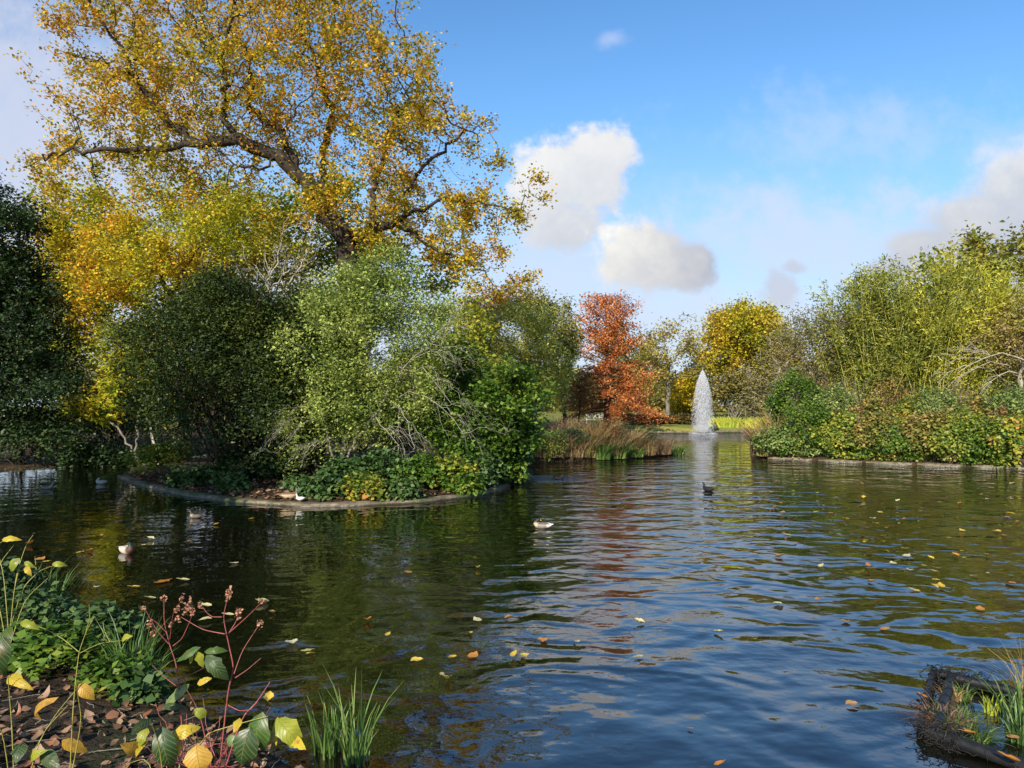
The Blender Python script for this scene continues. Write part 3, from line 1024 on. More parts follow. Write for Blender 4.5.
# ------------------------------------------------------------------ the fountain
m_jet, bb, o = mat_new('spray')
d = bb.n('ShaderNodeBsdfDiffuse'); d.inputs[0].default_value = (0.9, 0.92, 0.95, 1)
tl = bb.n('ShaderNodeBsdfTranslucent'); tl.inputs[0].default_value = (0.9, 0.92, 0.95, 1)
tp = bb.n('ShaderNodeBsdfTransparent')
m1 = bb.n('ShaderNodeMixShader'); m1.inputs[0].default_value = 0.5
m2 = bb.n('ShaderNodeMixShader'); m2.inputs[0].default_value = 0.64
bb.t.links.new(d.outputs[0], m1.inputs[1]); bb.t.links.new(tl.outputs[0], m1.inputs[2])
bb.t.links.new(m1.outputs[0], m2.inputs[1]); bb.t.links.new(tp.outputs[0], m2.inputs[2])
bb.t.links.new(m2.outputs[0], o.inputs[0])
fb = np.array([FOUNT[0], FOUNT[1], 0.0])
FH = at(703, 371, FOUNT[1])[2]
rng = np.random.default_rng(21)


def droplets(c, vel, w, ln):
    n = len(c)
    t = unit(vel)
    a = unit(np.cross(t, rng.normal(size=(n, 3))))
    bvec = np.cross(t, a)
    ww = (w * (0.6 + 0.8 * rng.random(n)))[:, None]
    ll = (ln * (0.5 + rng.random(n)))[:, None]
    v = np.stack([c + t * ll / 2, c - t * ll * 0.3 + a * ww, c - t * ll * 0.3 - a * ww * 0.5 + bvec * ww * 0.87, c - t * ll * 0.3 - a * ww * 0.5 - bvec * ww * 0.87], 1)
    i = np.arange(n)[:, None, None] * 4
    f = (np.array([[0, 1, 2], [0, 2, 3], [0, 3, 1], [1, 3, 2]])[None] + i).reshape(-1, 3)
    return v.reshape(-1, 3), f


def jet(n, sig, hmul, tlo, thi, w, ln):
    th = np.abs(rng.normal(size=n)) * sig
    ph = rng.random(n) * 6.283
    v0 = np.sqrt(2 * 9.81 * FH * hmul * (1 - 0.35 * (th / (3 * sig + 1e-6)) ** 1.2)) * (0.90 + 0.1 * rng.random(n) ** 0.5)
    T = 2 * v0 / 9.81
    s = tlo + (thi - tlo) * rng.random(n)
    tt = T * s
    vx = v0 * np.sin(th)
    p = np.stack([vx * np.cos(ph) * tt, vx * np.sin(ph) * tt, v0 * tt - 4.905 * tt ** 2 + 0.05], 1)
    vel = np.stack([vx * np.cos(ph), vx * np.sin(ph), v0 - 9.81 * tt], 1)
    return droplets(p, vel, w, ln)


froot = empty('fountain', fb, 'tall white water jet rising from the far end of the pond', 'fountain')
v, f = jet(5000, 0.006, 1.0, 0.0, 0.5, 0.014, 0.4)
mesh_obj('column', make_mesh('column', v, f, m_jet), froot)
v, f = jet(40000, 0.029, 1.0, 0.10, 1.0, 0.0075, 0.24)
mesh_obj('spray', make_mesh('spray', v, f, m_jet), froot)
a = np.linspace(0, 2 * math.pi, 25)[:-1]
pr = [(0.42, -0.05), (0.55, 0.0), (0.55, 0.09), (0.42, 0.12), (0.12, 0.12), (0.10, 0.26), (0.05, 0.26)]
v = np.array([[r_ * math.cos(t), r_ * math.sin(t), z] for r_, z in pr for t in a])
i = np.arange(len(pr) - 1)[:, None] * 24; j = np.arange(24)[None]
f = np.stack([i + j, i + (j + 1) % 24, i + 24 + (j + 1) % 24, i + 24 + j], -1).reshape(-1, 4)
mesh_obj('nozzle_float', make_mesh('nozzle_float', v, f, plain_mat('float_plastic', (0.03, 0.03, 0.035), 0.5), True), froot)
n = 1500
rr = 0.75 * np.sqrt(rng.random(n)) * (0.6 + 0.9 * rng.random(n)); ph = rng.random(n) * 6.283
p = np.stack([rr * np.cos(ph), rr * np.sin(ph), np.abs(rng.normal(size=n)) * 0.05], 1)
v, f = droplets(p, rng.normal(size=(n, 3)) * 0.5 + np.array([0, 0, 1]), 0.02, 0.06)
mesh_obj('splash', make_mesh('splash', v, f, m_jet), froot)

# ------------------------------------------------------------------ the brown spit with its sedges
BLADE_MIX = leaf_mat('mixed_sedge_blades', [(0.05, 0.06, 0.02), (0.12, 0.10, 0.045), (0.24, 0.12, 0.07), (0.20, 0.22, 0.05)], 0.6, 2.2, 0.25)
spit_t = [
    # px, Y, radius, height, blades, material, label
    (548, 31, 0.8, 1.15, 420, BLADE_BROWN, 'purple brown sedge clump next to the dark island shrub'),
    (572, 31.5, 0.8, 1.1, 420, BLADE_MIX, 'wide brown sedge clump behind the dark green cushion'),
    (592, 32.5, 0.6, 1.5, 420, BLADE_TAN, 'tall tan plumed sedge clump on the spit'),
    (609, 31.2, 0.7, 1.2, 420, BLADE_MIX, 'bushy brown sedge clump behind the bright iris'),
    (627, 32.3, 0.5, 1.3, 340, BLADE_TAN, 'tan sedge clump with drooping tips over the iris'),
    (643, 32.2, 0.55, 1.0, 260, BLADE_MIX, 'low russet sedge clump towards the spit tip'),
    (659, 32.2, 0.5, 0.8, 220, BLADE_BROWN, 'small dark sedge clump near the spit tip'),
    (536, 33.5, 0.9, 1.3, 360, BLADE_BROWN, 'reddish brown sedge clump behind the purple one'),
    (560, 35, 1.0, 1.6, 400, BLADE_BROWN, 'far brown sedge clump in the second row of the spit'),
    (602, 29.9, 0.32, 0.85, 200, BLADE_GREEN, 'bright green iris clump at the water edge of the spit'),
    (619, 29.9, 0.32, 0.75, 220, BLADE_GREEN, 'wider bright green iris clump beside the tan sedge'),
    (636, 30.4, 0.3, 0.5, 140, BLADE_GREEN, 'low green iris clump at the spit edge'),
    (675, 32.2, 0.35, 0.85, 150, BLADE_GREEN, 'dark green iris tuft at the very tip of the spit'),
    (590, 30.2, 0.35, 0.9, 110, BLADE_TAN, 'yellow orange sedge tuft among the brown ones'),
]
for k, (px, Y, rd, hh, n, m, lab) in enumerate(spit_t):
    tuft('sedge_clump', lab, 'sedge', gp(px, 450, np.interp(px, [508, 560, 610, 650, 676], [26.0, 26.9, 27.9, 29.0, 30.7]) + {31: .9, 31.5: .8, 32.5: 1.6, 31.2: .75, 32.3: 1.1, 32.2: .6, 33.5: 2.2, 35: 3.2, 29.9: .25, 30.4: .25, 30.2: .5}[Y]), int(n * 1.5), rd, hh, 0.022 if m is not BLADE_GREEN else 0.04, m, 0.95, 'sedge and iris clumps on the spit', 100 + k)
shrub('cushion_shrub', 'dark green rounded cushion shrub among brown sedges', 'shrub', gp(573, 450, 27.9), (0.75, 0.6, 1.15), 90, 20, (0.08, 0.05), LEAF_EVER, BARK_DARK, 0.12, seed=40)
shrub('spit_shrub', 'reddish brown twiggy shrub among the sedges of the spit', 'shrub', gp(612, 450, 29.3), (0.7, 0.6, 1.25), 90, 14, (0.08, 0.05), LEAF_BROWN, BARK_RED, 0.14, seed=42, top_twigs=30)
shrub('spit_shrub', 'low yellow tinted shrub near the water on the spit', 'shrub', gp(586, 452, 28.0), (0.4, 0.35, 0.6), 50, 18, (0.07, 0.045), LEAF_BRYEL, BARK_RED, 0.1, seed=43)
shrub('spit_shrub', 'dark green low shrub behind the spit tip', 'shrub', gp(648, 450, 30.2), (0.6, 0.5, 0.75), 70, 18, (0.07, 0.045), LEAF_YEW, BARK_DARK, 0.12, seed=44)
shrub('spit_shrub', 'mid green feathery shrub at the spit root by the island', 'shrub', gp(545, 455, 27.2), (0.9, 0.7, 1.0), 100, 20, (0.10, 0.04), LEAF_GREEN, BARK_DARK, 0.16, seed=41)

# ------------------------------------------------------------------ left bank
tree('holly_tree', 'tall dark evergreen tree on the left bank', 'tree', gp(-20, 470, 24.5),
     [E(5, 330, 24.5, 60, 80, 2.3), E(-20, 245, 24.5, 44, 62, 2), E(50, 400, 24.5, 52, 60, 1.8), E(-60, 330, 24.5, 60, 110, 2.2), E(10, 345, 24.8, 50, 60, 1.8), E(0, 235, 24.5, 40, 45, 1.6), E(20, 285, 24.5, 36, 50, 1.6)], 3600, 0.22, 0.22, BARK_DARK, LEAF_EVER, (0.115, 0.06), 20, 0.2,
     thin=0.02, seed=51, nt=10)
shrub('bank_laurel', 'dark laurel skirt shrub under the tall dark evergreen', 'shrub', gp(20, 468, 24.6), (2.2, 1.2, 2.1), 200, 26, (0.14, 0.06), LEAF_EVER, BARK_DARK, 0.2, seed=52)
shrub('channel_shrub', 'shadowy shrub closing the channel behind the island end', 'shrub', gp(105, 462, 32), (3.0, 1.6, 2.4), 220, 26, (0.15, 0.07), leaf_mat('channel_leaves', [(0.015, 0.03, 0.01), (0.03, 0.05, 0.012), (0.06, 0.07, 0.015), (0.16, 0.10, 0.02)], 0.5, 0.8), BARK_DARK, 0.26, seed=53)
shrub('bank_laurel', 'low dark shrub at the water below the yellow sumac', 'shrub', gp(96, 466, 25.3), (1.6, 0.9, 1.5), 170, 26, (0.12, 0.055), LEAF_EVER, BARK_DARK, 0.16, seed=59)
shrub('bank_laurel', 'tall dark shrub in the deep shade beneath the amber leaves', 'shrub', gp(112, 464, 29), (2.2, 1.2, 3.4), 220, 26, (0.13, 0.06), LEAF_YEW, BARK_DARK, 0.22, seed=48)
for k, (px, Y, lab) in enumerate([(15, 23.9, 'dark overhanging sedge under the laurel skirt'), (60, 24.6, 'dark overhanging sedge at the middle of the shaded bank'), (108, 26.0, 'dark overhanging sedge nearest the island channel')]):
    tuft('bank_sedge', lab, 'sedge', gp(px, 466, Y), 320, 1.1, 0.8, 0.03, BLADE_GREEN, 0.9, 'dark sedges along the shaded bank', 60 + k, 0.4)
tree('sumac', 'bright yellow feathery sumac between evergreen and yew', 'tree', gp(138, 470, 24.2),
     [E(92, 405, 24.4, 26, 15, 0.9), E(122, 392, 24.2, 24, 20, 0.9), E(140, 372, 24.0, 20, 22, 0.9)], 380, 0.16, 0.06, BARK_GREY,
     leaf_mat('sumac_leaves', [(0.10, 0.17, 0.02), (0.24, 0.30, 0.02), (0.46, 0.42, 0.03), (0.56, 0.34, 0.03)], 0.45, 1.2), (0.20, 0.07), 12, 0.2, thin=0.012, seed=54, nt=10, tip=0.006, droop=0.4,
     seeds=[[gp(142, 470, 24.2), at(120, 430, 24.2), at(100, 412, 24.3)], [at(136, 455, 24.2), at(140, 400, 24.1), at(135, 385, 24)]])
tree('yellow_oak', 'golden round topped tree behind the tall dark evergreen', 'tree', gp(80, 440, 44),
     [E(62, 222, 44, 46, 40, 3.5), E(85, 265, 44, 46, 50, 3.5), E(45, 270, 44, 36, 55, 3), E(60, 330, 44, 50, 50, 3)], 1000, 0.5, 0.32, BARK_OAK, LEAF_GOLD, (0.22, 0.15), 14, 0.42, thin=0.045, seed=55, nt=8, tip=0.014)
tree('lime_tree', 'lime green broad tree filling the gap behind the oak', 'tree', gp(215, 440, 40),
     [E(215, 235, 40, 90, 60, 3.5), E(150, 290, 40, 70, 60, 3.5), E(280, 270, 40, 80, 70, 3.5), E(330, 225, 40, 60, 50, 3), E(400, 260, 40, 50, 40, 3), E(130, 360, 40, 60, 50, 3)], 1900, 0.42, 0.36, BARK_OAK, LEAF_LIME, (0.20, 0.14), 14, 0.4, thin=0.035, seed=56, nt=8, tip=0.012)
tree('amber_oak', 'amber leaved tree with low spreading boughs beside the yew', 'tree', gp(185, 450, 26),
     [E(140, 265, 26, 70, 40, 2), E(110, 315, 26, 44, 34, 1.8), E(205, 250, 26, 60, 34, 2), E(255, 235, 26, 40, 30, 2), E(135, 215, 27, 55, 22, 1.8), E(140, 345, 26, 46, 26, 1.4)], 1500, 0.24, 0.2, BARK_OAK, LEAF_GOLD, (0.105, 0.07), 20, 0.25, thin=0.02, seed=57, nt=8, tip=0.007)

# ------------------------------------------------------------------ island
tree('great_oak', 'huge golden brown oak with dark crooked limbs spreading over the island', 'tree', gp(362, 470, 28),
     [E(250, 55, 28, 155, 80, 5), E(250, 5, 28, 135, 50, 4.5), E(115, 50, 28, 58, 45, 3), E(110, 130, 28, 95, 32, 2.5), E(40, 155, 28, 36, 14, 1.2), E(200, 120, 28, 120, 60, 4),
      E(385, 90, 28, 60, 55, 4), E(440, 150, 28, 70, 45, 3), E(500, 205, 28, 50, 40, 2), E(440, 240, 28, 66, 44, 2.5), E(360, 190, 28, 70, 60, 4), E(490, 275, 28, 40, 32, 1.8), E(535, 185, 28, 24, 18, 0.8), E(470, 230, 28, 60, 40, 2), E(95, 192, 27, 70, 26, 2), E(190, 195, 27, 80, 28, 2), E(270, 212, 27, 60, 28, 2)],
     5400, 0.28, 0.46, BARK_OAK, LEAF_OAK, (0.12, 0.08), 12, 0.17, thin=0.021, seed=58, nt=6, tip=0.0065, kill=1.5, wander=0.42, iters=110, sides=7, power=2.25,
     seeds=[[gp(362, 470, 28), at(358, 380, 28), at(352, 290, 28), at(345, 236, 28)],
            [at(345, 236, 28), at(328, 214, 27.8), at(306, 182, 27.5), at(278, 158, 27.2), at(240, 140, 27), at(196, 142, 26.6), at(160, 148, 26.4)],
            [at(278, 158, 27.2), at(262, 168, 26.6), at(235, 165, 26.2), at(212, 148, 25.9)],
            [at(240, 140, 27), at(222, 116, 27.2), at(226, 86, 27.4), at(215, 55, 27.5)],
            [at(306, 182, 27.5), at(280, 130, 28.4), at(248, 106, 28.8), at(250, 66, 29)],
            [at(328, 214, 27.8), at(322, 160, 29), at(332, 110, 29.5), at(315, 60, 29.8)],
            [at(196, 142, 26.6), at(165, 118, 26.6), at(142, 90, 26.5), at(122, 55, 26.4)],
            [at(160, 148, 26.4), at(110, 152, 26.3), at(72, 150, 26.2), at(36, 160, 26)],
            [at(345, 236, 28), at(376, 230, 27.7), at(404, 216, 27.4), at(446, 200, 27.2), at(500, 206, 27), at(528, 214, 26.9)],
            [at(376, 230, 27.7), at(372, 190, 28.6), at(388, 145, 29), at(405, 105, 29.2)],
            [at(404, 216, 27.4), at(412, 180, 27.6), at(452, 140, 27.8), at(490, 120, 27.9)],
            [at(392, 222, 27.5), at(430, 246, 27), at(470, 264, 26.8), at(500, 290, 26.6)]])

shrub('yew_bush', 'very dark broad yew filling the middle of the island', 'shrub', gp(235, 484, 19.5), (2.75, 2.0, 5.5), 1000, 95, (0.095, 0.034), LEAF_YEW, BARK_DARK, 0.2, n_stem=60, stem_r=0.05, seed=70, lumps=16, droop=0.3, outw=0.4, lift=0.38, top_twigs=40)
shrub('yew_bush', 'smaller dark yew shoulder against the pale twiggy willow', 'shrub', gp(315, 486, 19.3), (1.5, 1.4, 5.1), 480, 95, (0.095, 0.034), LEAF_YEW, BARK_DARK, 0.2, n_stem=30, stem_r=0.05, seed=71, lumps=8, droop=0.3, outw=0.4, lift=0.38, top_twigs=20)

# sallow: light green with bare pale twigs
SALY = 18.2
sroot = tree('sallow', 'light green sallow with bare pale twigs leaning over the island rim', 'tree', gp(338, 492, SALY),
     [E(380, 300, SALY, 50, 38, 1.2), E(350, 340, SALY, 66, 50, 1.3), E(420, 345, SALY, 40, 36, 1.1), E(325, 400, SALY, 46, 46, 1.1), E(300, 425, SALY, 24, 36, 0.8), E(365, 395, SALY, 45, 50, 1.0), E(390, 268, SALY, 34, 22, 0.8), E(440, 330, SALY, 26, 34, 0.9), E(345, 290, SALY, 40, 30, 0.9), E(425, 385, SALY, 30, 30, 0.8)],
     2700, 0.15, 0.075, BARK_GREY, LEAF_WILLOW, (0.085, 0.036), 17, 0.16, thin=0.0105, seed=72, nt=7, tip=0.0045, wander=0.3,
     seeds=[[gp(338, 492, SALY), at(350, 450, SALY - 0.2), at(385, 400, SALY - 0.3), at(400, 360, SALY - 0.2)],
            [gp(338, 492, SALY), at(345, 440, SALY + 0.2), at(362, 370, SALY + 0.2), at(385, 300, SALY)],
            [gp(338, 492, SALY), at(328, 440, SALY), at(318, 390, SALY)]])
# the sallow's bare branches on the sunny side
rng = np.random.default_rng(77)
ch = []
sb = np.array(sroot.location)


def spray(p0, p1, r0, depth, sag=0.12):
    k = 7
    t = np.linspace(0, 1, k)[:, None]
    L_ = np.linalg.norm(p1 - p0)
    p = p0 + (p1 - p0) * t + np.array([0, 0, 1]) * L_ * 0.22 * np.sin(t * math.pi) + rng.normal(size=(k, 3)) * L_ * 0.03
    ch.append((p - sb, np.linspace(r0, r0 * 0.45, k)))
    if depth == 0: return
    for q in range(5):
        i_ = rng.integers(2, k)
        d_ = unit(p1 - p0 + rng.normal(size=3) * L_ * 0.42 + np.array([0, 0, -L_ * sag]))
        spray(p[i_], p[i_] + d_ * L_ * (0.35 + 0.35 * rng.random()), r0 * 0.5, depth - 1, sag * 1.6)


for (x0, y0, x1, y1) in [(398, 372, 452, 400), (395, 385, 440, 345), (398, 395, 462, 432), (390, 405, 415, 450), (372, 420, 400, 462), (400, 365, 455, 365)]:
    ch = []
    spray(at(x0, y0, SALY - 0.5), at(x1, y1, SALY - 1.1), 0.0125, 2)
    v, f = tubes(ch, 5)
    mesh_obj('bare_branch', make_mesh('bare_branch', v, f, BARK_PALE, True), sroot)
for (x0, y0, x1, y1) in [(320, 400, 285, 430), (322, 420, 278, 455), (330, 440, 300, 470)]:
    ch = []
    spray(at(x0, y0, SALY - 0.4), at(x1, y1, SALY - 0.9), 0.007, 2, 0.3)
    v, f = tubes(ch, 5)
    mesh_obj('bare_branch', make_mesh('bare_branch', v, f, BARK_PALE, True), sroot)

tree('dark_thorn', 'deep green leaning tree at the island tip', 'tree', gp(482, 490, 19.0),
     [E(500, 400, 19, 42, 36, 1.1), E(470, 425, 19, 40, 36, 1.1), E(520, 432, 19, 26, 24, 0.9), E(450, 385, 19, 30, 36, 1.0)], 900, 0.15, 0.085, BARK_DARK, LEAF_GREEN, (0.11, 0.075), 16, 0.16, thin=0.014, seed=73, nt=8, tip=0.005,
     seeds=[[gp(484, 490, 19.0), at(493, 458, 19), at(505, 430, 19), at(508, 408, 19)]])
tree('bare_hawthorn', 'bare grey twiggy hawthorn above the dark yew', 'tree', gp(262, 470, 23),
     [E(275, 270, 22, 44, 36, 1.2), E(300, 245, 22, 30, 36, 1.0), E(235, 300, 22, 40, 26, 1)], 900, 0.17, 0.09, BARK_PALE, LEAF_OLIVE, (0.09, 0.06), 2, 0.15, thin=0.010, seed=74, nt=4, tip=0.0055, wander=0.35, keep=0.5)
tree('bare_elder', 'bare grey twiggy shrub beside the bright yellow sumac', 'tree', gp(158, 470, 24.5),
     [E(105, 375, 25, 34, 30, 1.0), E(150, 350, 25, 30, 26, 1)], 500, 0.17, 0.05, BARK_PALE, LEAF_LIME, (0.09, 0.06), 2, 0.15, thin=0.010, seed=75, nt=4, tip=0.0055, wander=0.35, keep=0.4)
tree('thin_ash', 'thin open crowned young tree between sallow and silver willow', 'tree', gp(462, 470, 24),
     [E(462, 330, 24, 26, 36, 1), E(480, 380, 24, 26, 26, 1)], 500, 0.2, 0.08, BARK_DARK, LEAF_LIME, (0.12, 0.08), 9, 0.22, thin=0.014, seed=76, nt=6, tip=0.006)

# low plants on the island
low = [
    (165, 480, 20.4, (0.9, 0.6, 1.0), LEAF_LIME, 'yellowish low shrub at the shaded end of the island', 60),
    (215, 490, 18.4, (0.8, 0.5, 0.5), LEAF_IVY, 'low grey green ivy mound below the yew', 60),
    (262, 478, 18.8, (1.0, 0.6, 0.9), LEAF_EVER, 'dark low shrub at the foot of the yew', 80),
    (345, 500, 16.6, (0.75, 0.4, 0.75), LEAF_IVY, 'glossy ivy mound spilling onto the rim under the sallow', 90),
    (378, 496, 16.9, (0.7, 0.5, 0.85), LEAF_IVY, 'fresh green ivy mound beside the sallow stem', 90),
    (412, 496, 17.0, (0.8, 0.5, 0.75), LEAF_GREEN, 'broad leaved bramble mound at the middle of the island front', 90),
    (446, 494, 17.2, (0.7, 0.5, 0.7), LEAF_BRAMBLE, 'bramble mound with orange leaves near the island tip', 90),
    (478, 488, 18.0, (0.6, 0.5, 0.7), LEAF_IVY, 'small ivy mound on the island tip', 70),
    (425, 470, 19.6, (1.5, 0.9, 2.6), LEAF_GREEN, 'taller green understory shrub behind the bramble mound', 240),
    (300, 500, 16.9, (0.4, 0.3, 0.22), LEAF_IVY, 'tiny ivy patch behind the stone rim near the dozing ducks', 30),
    (236, 500, 16.9, (0.35, 0.25, 0.2), LEAF_IVY, 'ivy tuft trailing over the rim below the yew', 26),
    (325, 504, 15.75, (0.55, 0.28, 0.34), LEAF_IVY, 'trailing ivy covering the stone rim under the sallow', 60),
    (362, 504, 15.7, (0.5, 0.25, 0.42), LEAF_BRAMBLE, 'bramble trailer reaching the water below the sallow', 56),
    (398, 503, 15.85, (0.45, 0.25, 0.3), LEAF_IVY, 'low ivy trailer on the rim at the island front', 46),
    (462, 494, 16.9, (0.5, 0.25, 0.4), LEAF_GREEN, 'green trailer dipping over the rim near the island tip', 56),
    (185, 492, 18.3, (0.45, 0.25, 0.28), LEAF_IVY, 'small ivy tuft on the shaded rim', 36),
    (512, 480, 19.6, (0.5, 0.6, 0.7), LEAF_GREEN, 'leafy shrub hiding the bare earth at the island tip', 80),
    (516, 474, 21.6, (0.5, 1.1, 0.9), LEAF_IVY, 'ivy mound on the hidden side of the island tip', 90),
    (505, 470, 19.8, (0.7, 0.6, 1.1), LEAF_EVER, 'shadowy shrub hanging over the water at the island tip', 80),
]
for k, (px, py, Y, rd, m, lab, n) in enumerate(low):
    shrub('low_shrub', lab, 'shrub', gp(px, py, Y), rd, n, 22, (0.10, 0.075), m, BARK_DARK, 0.10, n_stem=10, stem_r=0.012, group='low plants on the island', seed=200 + k)

# ------------------------------------------------------------------ right bank
RB = 'brambles along the sunlit bank'
spec = [(785, 31.3, 1.1, 1.1, LEAF_BRPALE, 'bramble bush with olive leaves next to the tan grass'), (814, 31.0, 1.3, 1.9, LEAF_GREEN, 'bright green leafy bush near the bank tip'),
        (846, 30.4, 1.35, 1.45, LEAF_BRYEL, 'bramble bush with yellow patches above the second edging slab'), (876, 29.6, 1.2, 1.6, LEAF_BRRED, 'brown tinged bramble bush in the middle of the bank'),
        (905, 29.0, 1.2, 1.2, LEAF_GREEN, 'low deep green bush over the edging slabs'), (932, 28.6, 1.25, 1.55, LEAF_BRRED, 'reddish bramble bush above the longest edging slab'),
        (962, 28.1, 1.2, 1.7, LEAF_BRYEL, 'orange flecked bramble bush by the sunlit water'), (992, 27.7, 1.15, 1.3, LEAF_GREEN, 'round green bush below the pale dead bough'),
        (1022, 27.3, 1.3, 1.75, LEAF_BRAMBLE, 'bramble bush cut by the frame edge at the waterside'),
        (800, 33.2, 1.5, 3.3, LEAF_GREEN, 'tall green bush with arching shoots behind the bank tip'), (835, 33.0, 1.3, 2.5, LEAF_BRPALE, 'tall mixed bush below the bare brown tree'),
        (868, 32.2, 1.3, 2.0, LEAF_BRRED, 'dry brown bush in front of the bamboo'), (908, 31.4, 1.2, 1.9, LEAF_BRAMBLE, 'second row bramble below the middle bamboo'),
        (943, 30.6, 1.2, 2.3, LEAF_BRPALE, 'second row bramble below the yellow bamboo'), (985, 30.2, 1.3, 1.9, LEAF_BRRED, 'russet second row bush near the pale dead bough'), (1022, 29.8, 1.4, 2.4, LEAF_BRPALE, 'second row bramble at the frame edge')]
for k, (px, Y, r_, hh, m, lab) in enumerate(spec):
    shrub('bramble_bush', lab, 'bush', gp(px, 450, 1535.0 / (54 + (px - 768) / 25.6) + (0.28 if k < 9 else 2.2)), (r_, 0.95, hh), (150, 120, 190)[k % 3], 40, ((0.10, 0.07), (0.085, 0.06), (0.115, 0.08))[k % 3], m, BARK_GREY, 0.115, n_stem=26, stem_r=0.014, group=RB, seed=300 + k, lumps=12, top_twigs=30, up=0.12, outw=0.8)
for k, (px, lab, m) in enumerate([(790, 'green trailer hanging over the first edging slab', LEAF_GREEN), (815, 'pale trailer between the first two edging slabs', LEAF_BRPALE), (838, 'yellow trailer over the second edging slab', LEAF_BRYEL), (864, 'dark trailer in the gap after the second edging slab', LEAF_GREEN),
                                  (889, 'trailing bramble tip over the third edging slab', LEAF_BRAMBLE), (914, 'green trailer in the gap after the third edging slab', LEAF_GREEN), (950, 'reddish trailer at the end of the longest edging slab', LEAF_BRRED), (969, 'green trailer covering the last slab gap', LEAF_GREEN), (1003, 'yellow trailer over the last edging slab', LEAF_BRYEL)]):
    shrub('trailer', lab, 'bramble', gp(px, 450, 1535.0 / (54 + (px - 768) / 25.6) + 0.12), (0.55, 0.32, 0.5), 60, 24, (0.085, 0.06), m, BARK_GREY, 0.09, n_stem=12, stem_r=0.008, group='trailers over the edging slabs', seed=370 + k, up=0.2, outw=0.7)
for k, (px, Y, hh, lab) in enumerate([(772, 29.2, 1.7, 'tan grass clump on the very tip of the sunlit bank'), (784, 30.0, 2.0, 'tall orange tan grass behind the tip clump'), (797, 28.4, 1.2, 'shorter straw coloured grass beside the bright bush'), (766, 30.6, 1.4, 'grey green grass clump behind the bank tip')]):
    tuft('bank_grass', lab, 'grass clump', gp(px, 455, Y), 380, 0.6, hh, 0.04, BLADE_TAN if k != 3 else BLADE_BROWN, 0.8, 'grass clumps at the bank tip', 400 + k)


for k, (px, Y, r_, hh, lab) in enumerate([(826, 30.2, 1.3, 3.0, 'tangled brown bare twigs behind the bright green bush'), (856, 30.6, 1.3, 2.7, 'grey bare twig thicket before the olive bamboo'), (890, 30.2, 1.2, 2.9, 'bare pinkish twigs in front of the green bamboo'),
                                         (926, 29.6, 1.2, 2.5, 'dry twig thicket below the yellow bamboo canes'), (964, 29.0, 1.2, 2.6, 'bare twigs poking through the orange flecked bramble'), (1000, 28.8, 1.3, 2.8, 'bare twig tangle behind the round green bush')]):
    shrub('twig_thicket', lab, 'bush', gp(px, 450, Y), (r_, 0.8, hh), 200, 3, (0.10, 0.06), (LEAF_BROWN, LEAF_BRYEL)[k % 2], (BARK_GREY, BARK_PALE, BARK_RED)[k % 3], 0.16, n_stem=80, stem_r=0.012, group='bare twig thickets on the sunlit bank', seed=350 + k, lumps=10, top_twigs=50, lift=0.5)
for k in range(26):
    px = 812 + 212 * RNG.random()
    b_ = gp(px, 450, 1535.0 / (54 + (px - 768) / 25.6) + 0.5 + RNG.random() * 1.0)
    r2 = np.random.default_rng(900 + k)
    v, f = tubes([(np.array([(0, 0, 0), (0.02, 0, 0.5), (0.05 * r2.normal(), 0, 1.0), (0.1 * r2.normal(), 0, 1.35 + 0.5 * r2.random())]), np.array([.012, .01, .008, .004]))], 5)
    h_ = v[:, 2].max()
    root = empty('dock_stalk', b_, 'dry brown seeded stalk standing among the sunlit brambles', 'stalk', 'dry seeded stalks among the brambles')
    mesh_obj('stem', make_mesh('stem', v, f, BARK_RED, True), root)
    c = np.stack([r2.normal(size=150) * 0.05, r2.normal(size=150) * 0.05, h_ * (0.5 + 0.5 * r2.random(150))], 1)
    v, f, t = leaf_quads(c, 0.07, 0.035, rng=r2)
    mesh_obj('leaves', make_mesh('leaves', v, f, LEAF_BROWN, False, {'tint': ('FACE', t)}), root)  # the stalk's brown seed spike, built from small loose quads


def bamboo(px, Y, ytop, wpx, n, label, seed, mat=LEAF_BAMBOO):
    rng = np.random.default_rng(seed)
    base = gp(px, 440, Y)
    H = at(px, ytop, Y)[2] - base[2]
    rw = wpx * Y / F
    ch, C, T = [], [], []
    for i in range(n):
        s0 = np.array([rng.normal() * rw * 0.30, rng.normal() * rw * 0.25, 0])
        h_ = H * (0.45 + 0.62 * rng.random())
        out_ = np.array([s0[0] * 1.2 + rng.normal() * rw * 0.28, s0[1] + rng.normal() * rw * 0.25, 0])
        t = np.linspace(0, 1, 10)
        p = s0 + np.outer(t, [0, 0, h_]) + out_ * (t ** 2.2)[:, None]
        p[:, 2] -= 0.12 * np.linalg.norm(out_) * t ** 4
        ch.append((p, np.linspace(0.022, 0.005, 10)))
        m = int(300 * h_ / H)
        s = 0.18 + 0.82 * rng.random(m) ** 0.75
        q = np.stack([np.interp(s, t, p[:, k]) for k in range(3)], 1)
        C.append(q + rng.normal(size=(m, 3)) * np.array([0.17, 0.17, 0.12]))
        T.append(np.tile(unit(out_ + np.array([0, 0, H * 0.12]))[None], (m, 1)))
    root = empty('bamboo', base, label, 'bamboo', 'bamboo clumps on the sunlit bank')
    v, f = tubes(ch, 4)
    mesh_obj('canes', make_mesh('canes', v, f, plain_mat('bamboo_cane', (0.34, 0.32, 0.06), 0.45), True), root)
    v, f, t = leaf_quads(np.concatenate(C), 0.20, 0.045, up=0.1, tdir=np.concatenate(T), droop=0.2, rng=rng)
    mesh_obj('foliage', make_mesh('foliage', v, f, mat, False, {'tint': ('FACE', t)}), root)


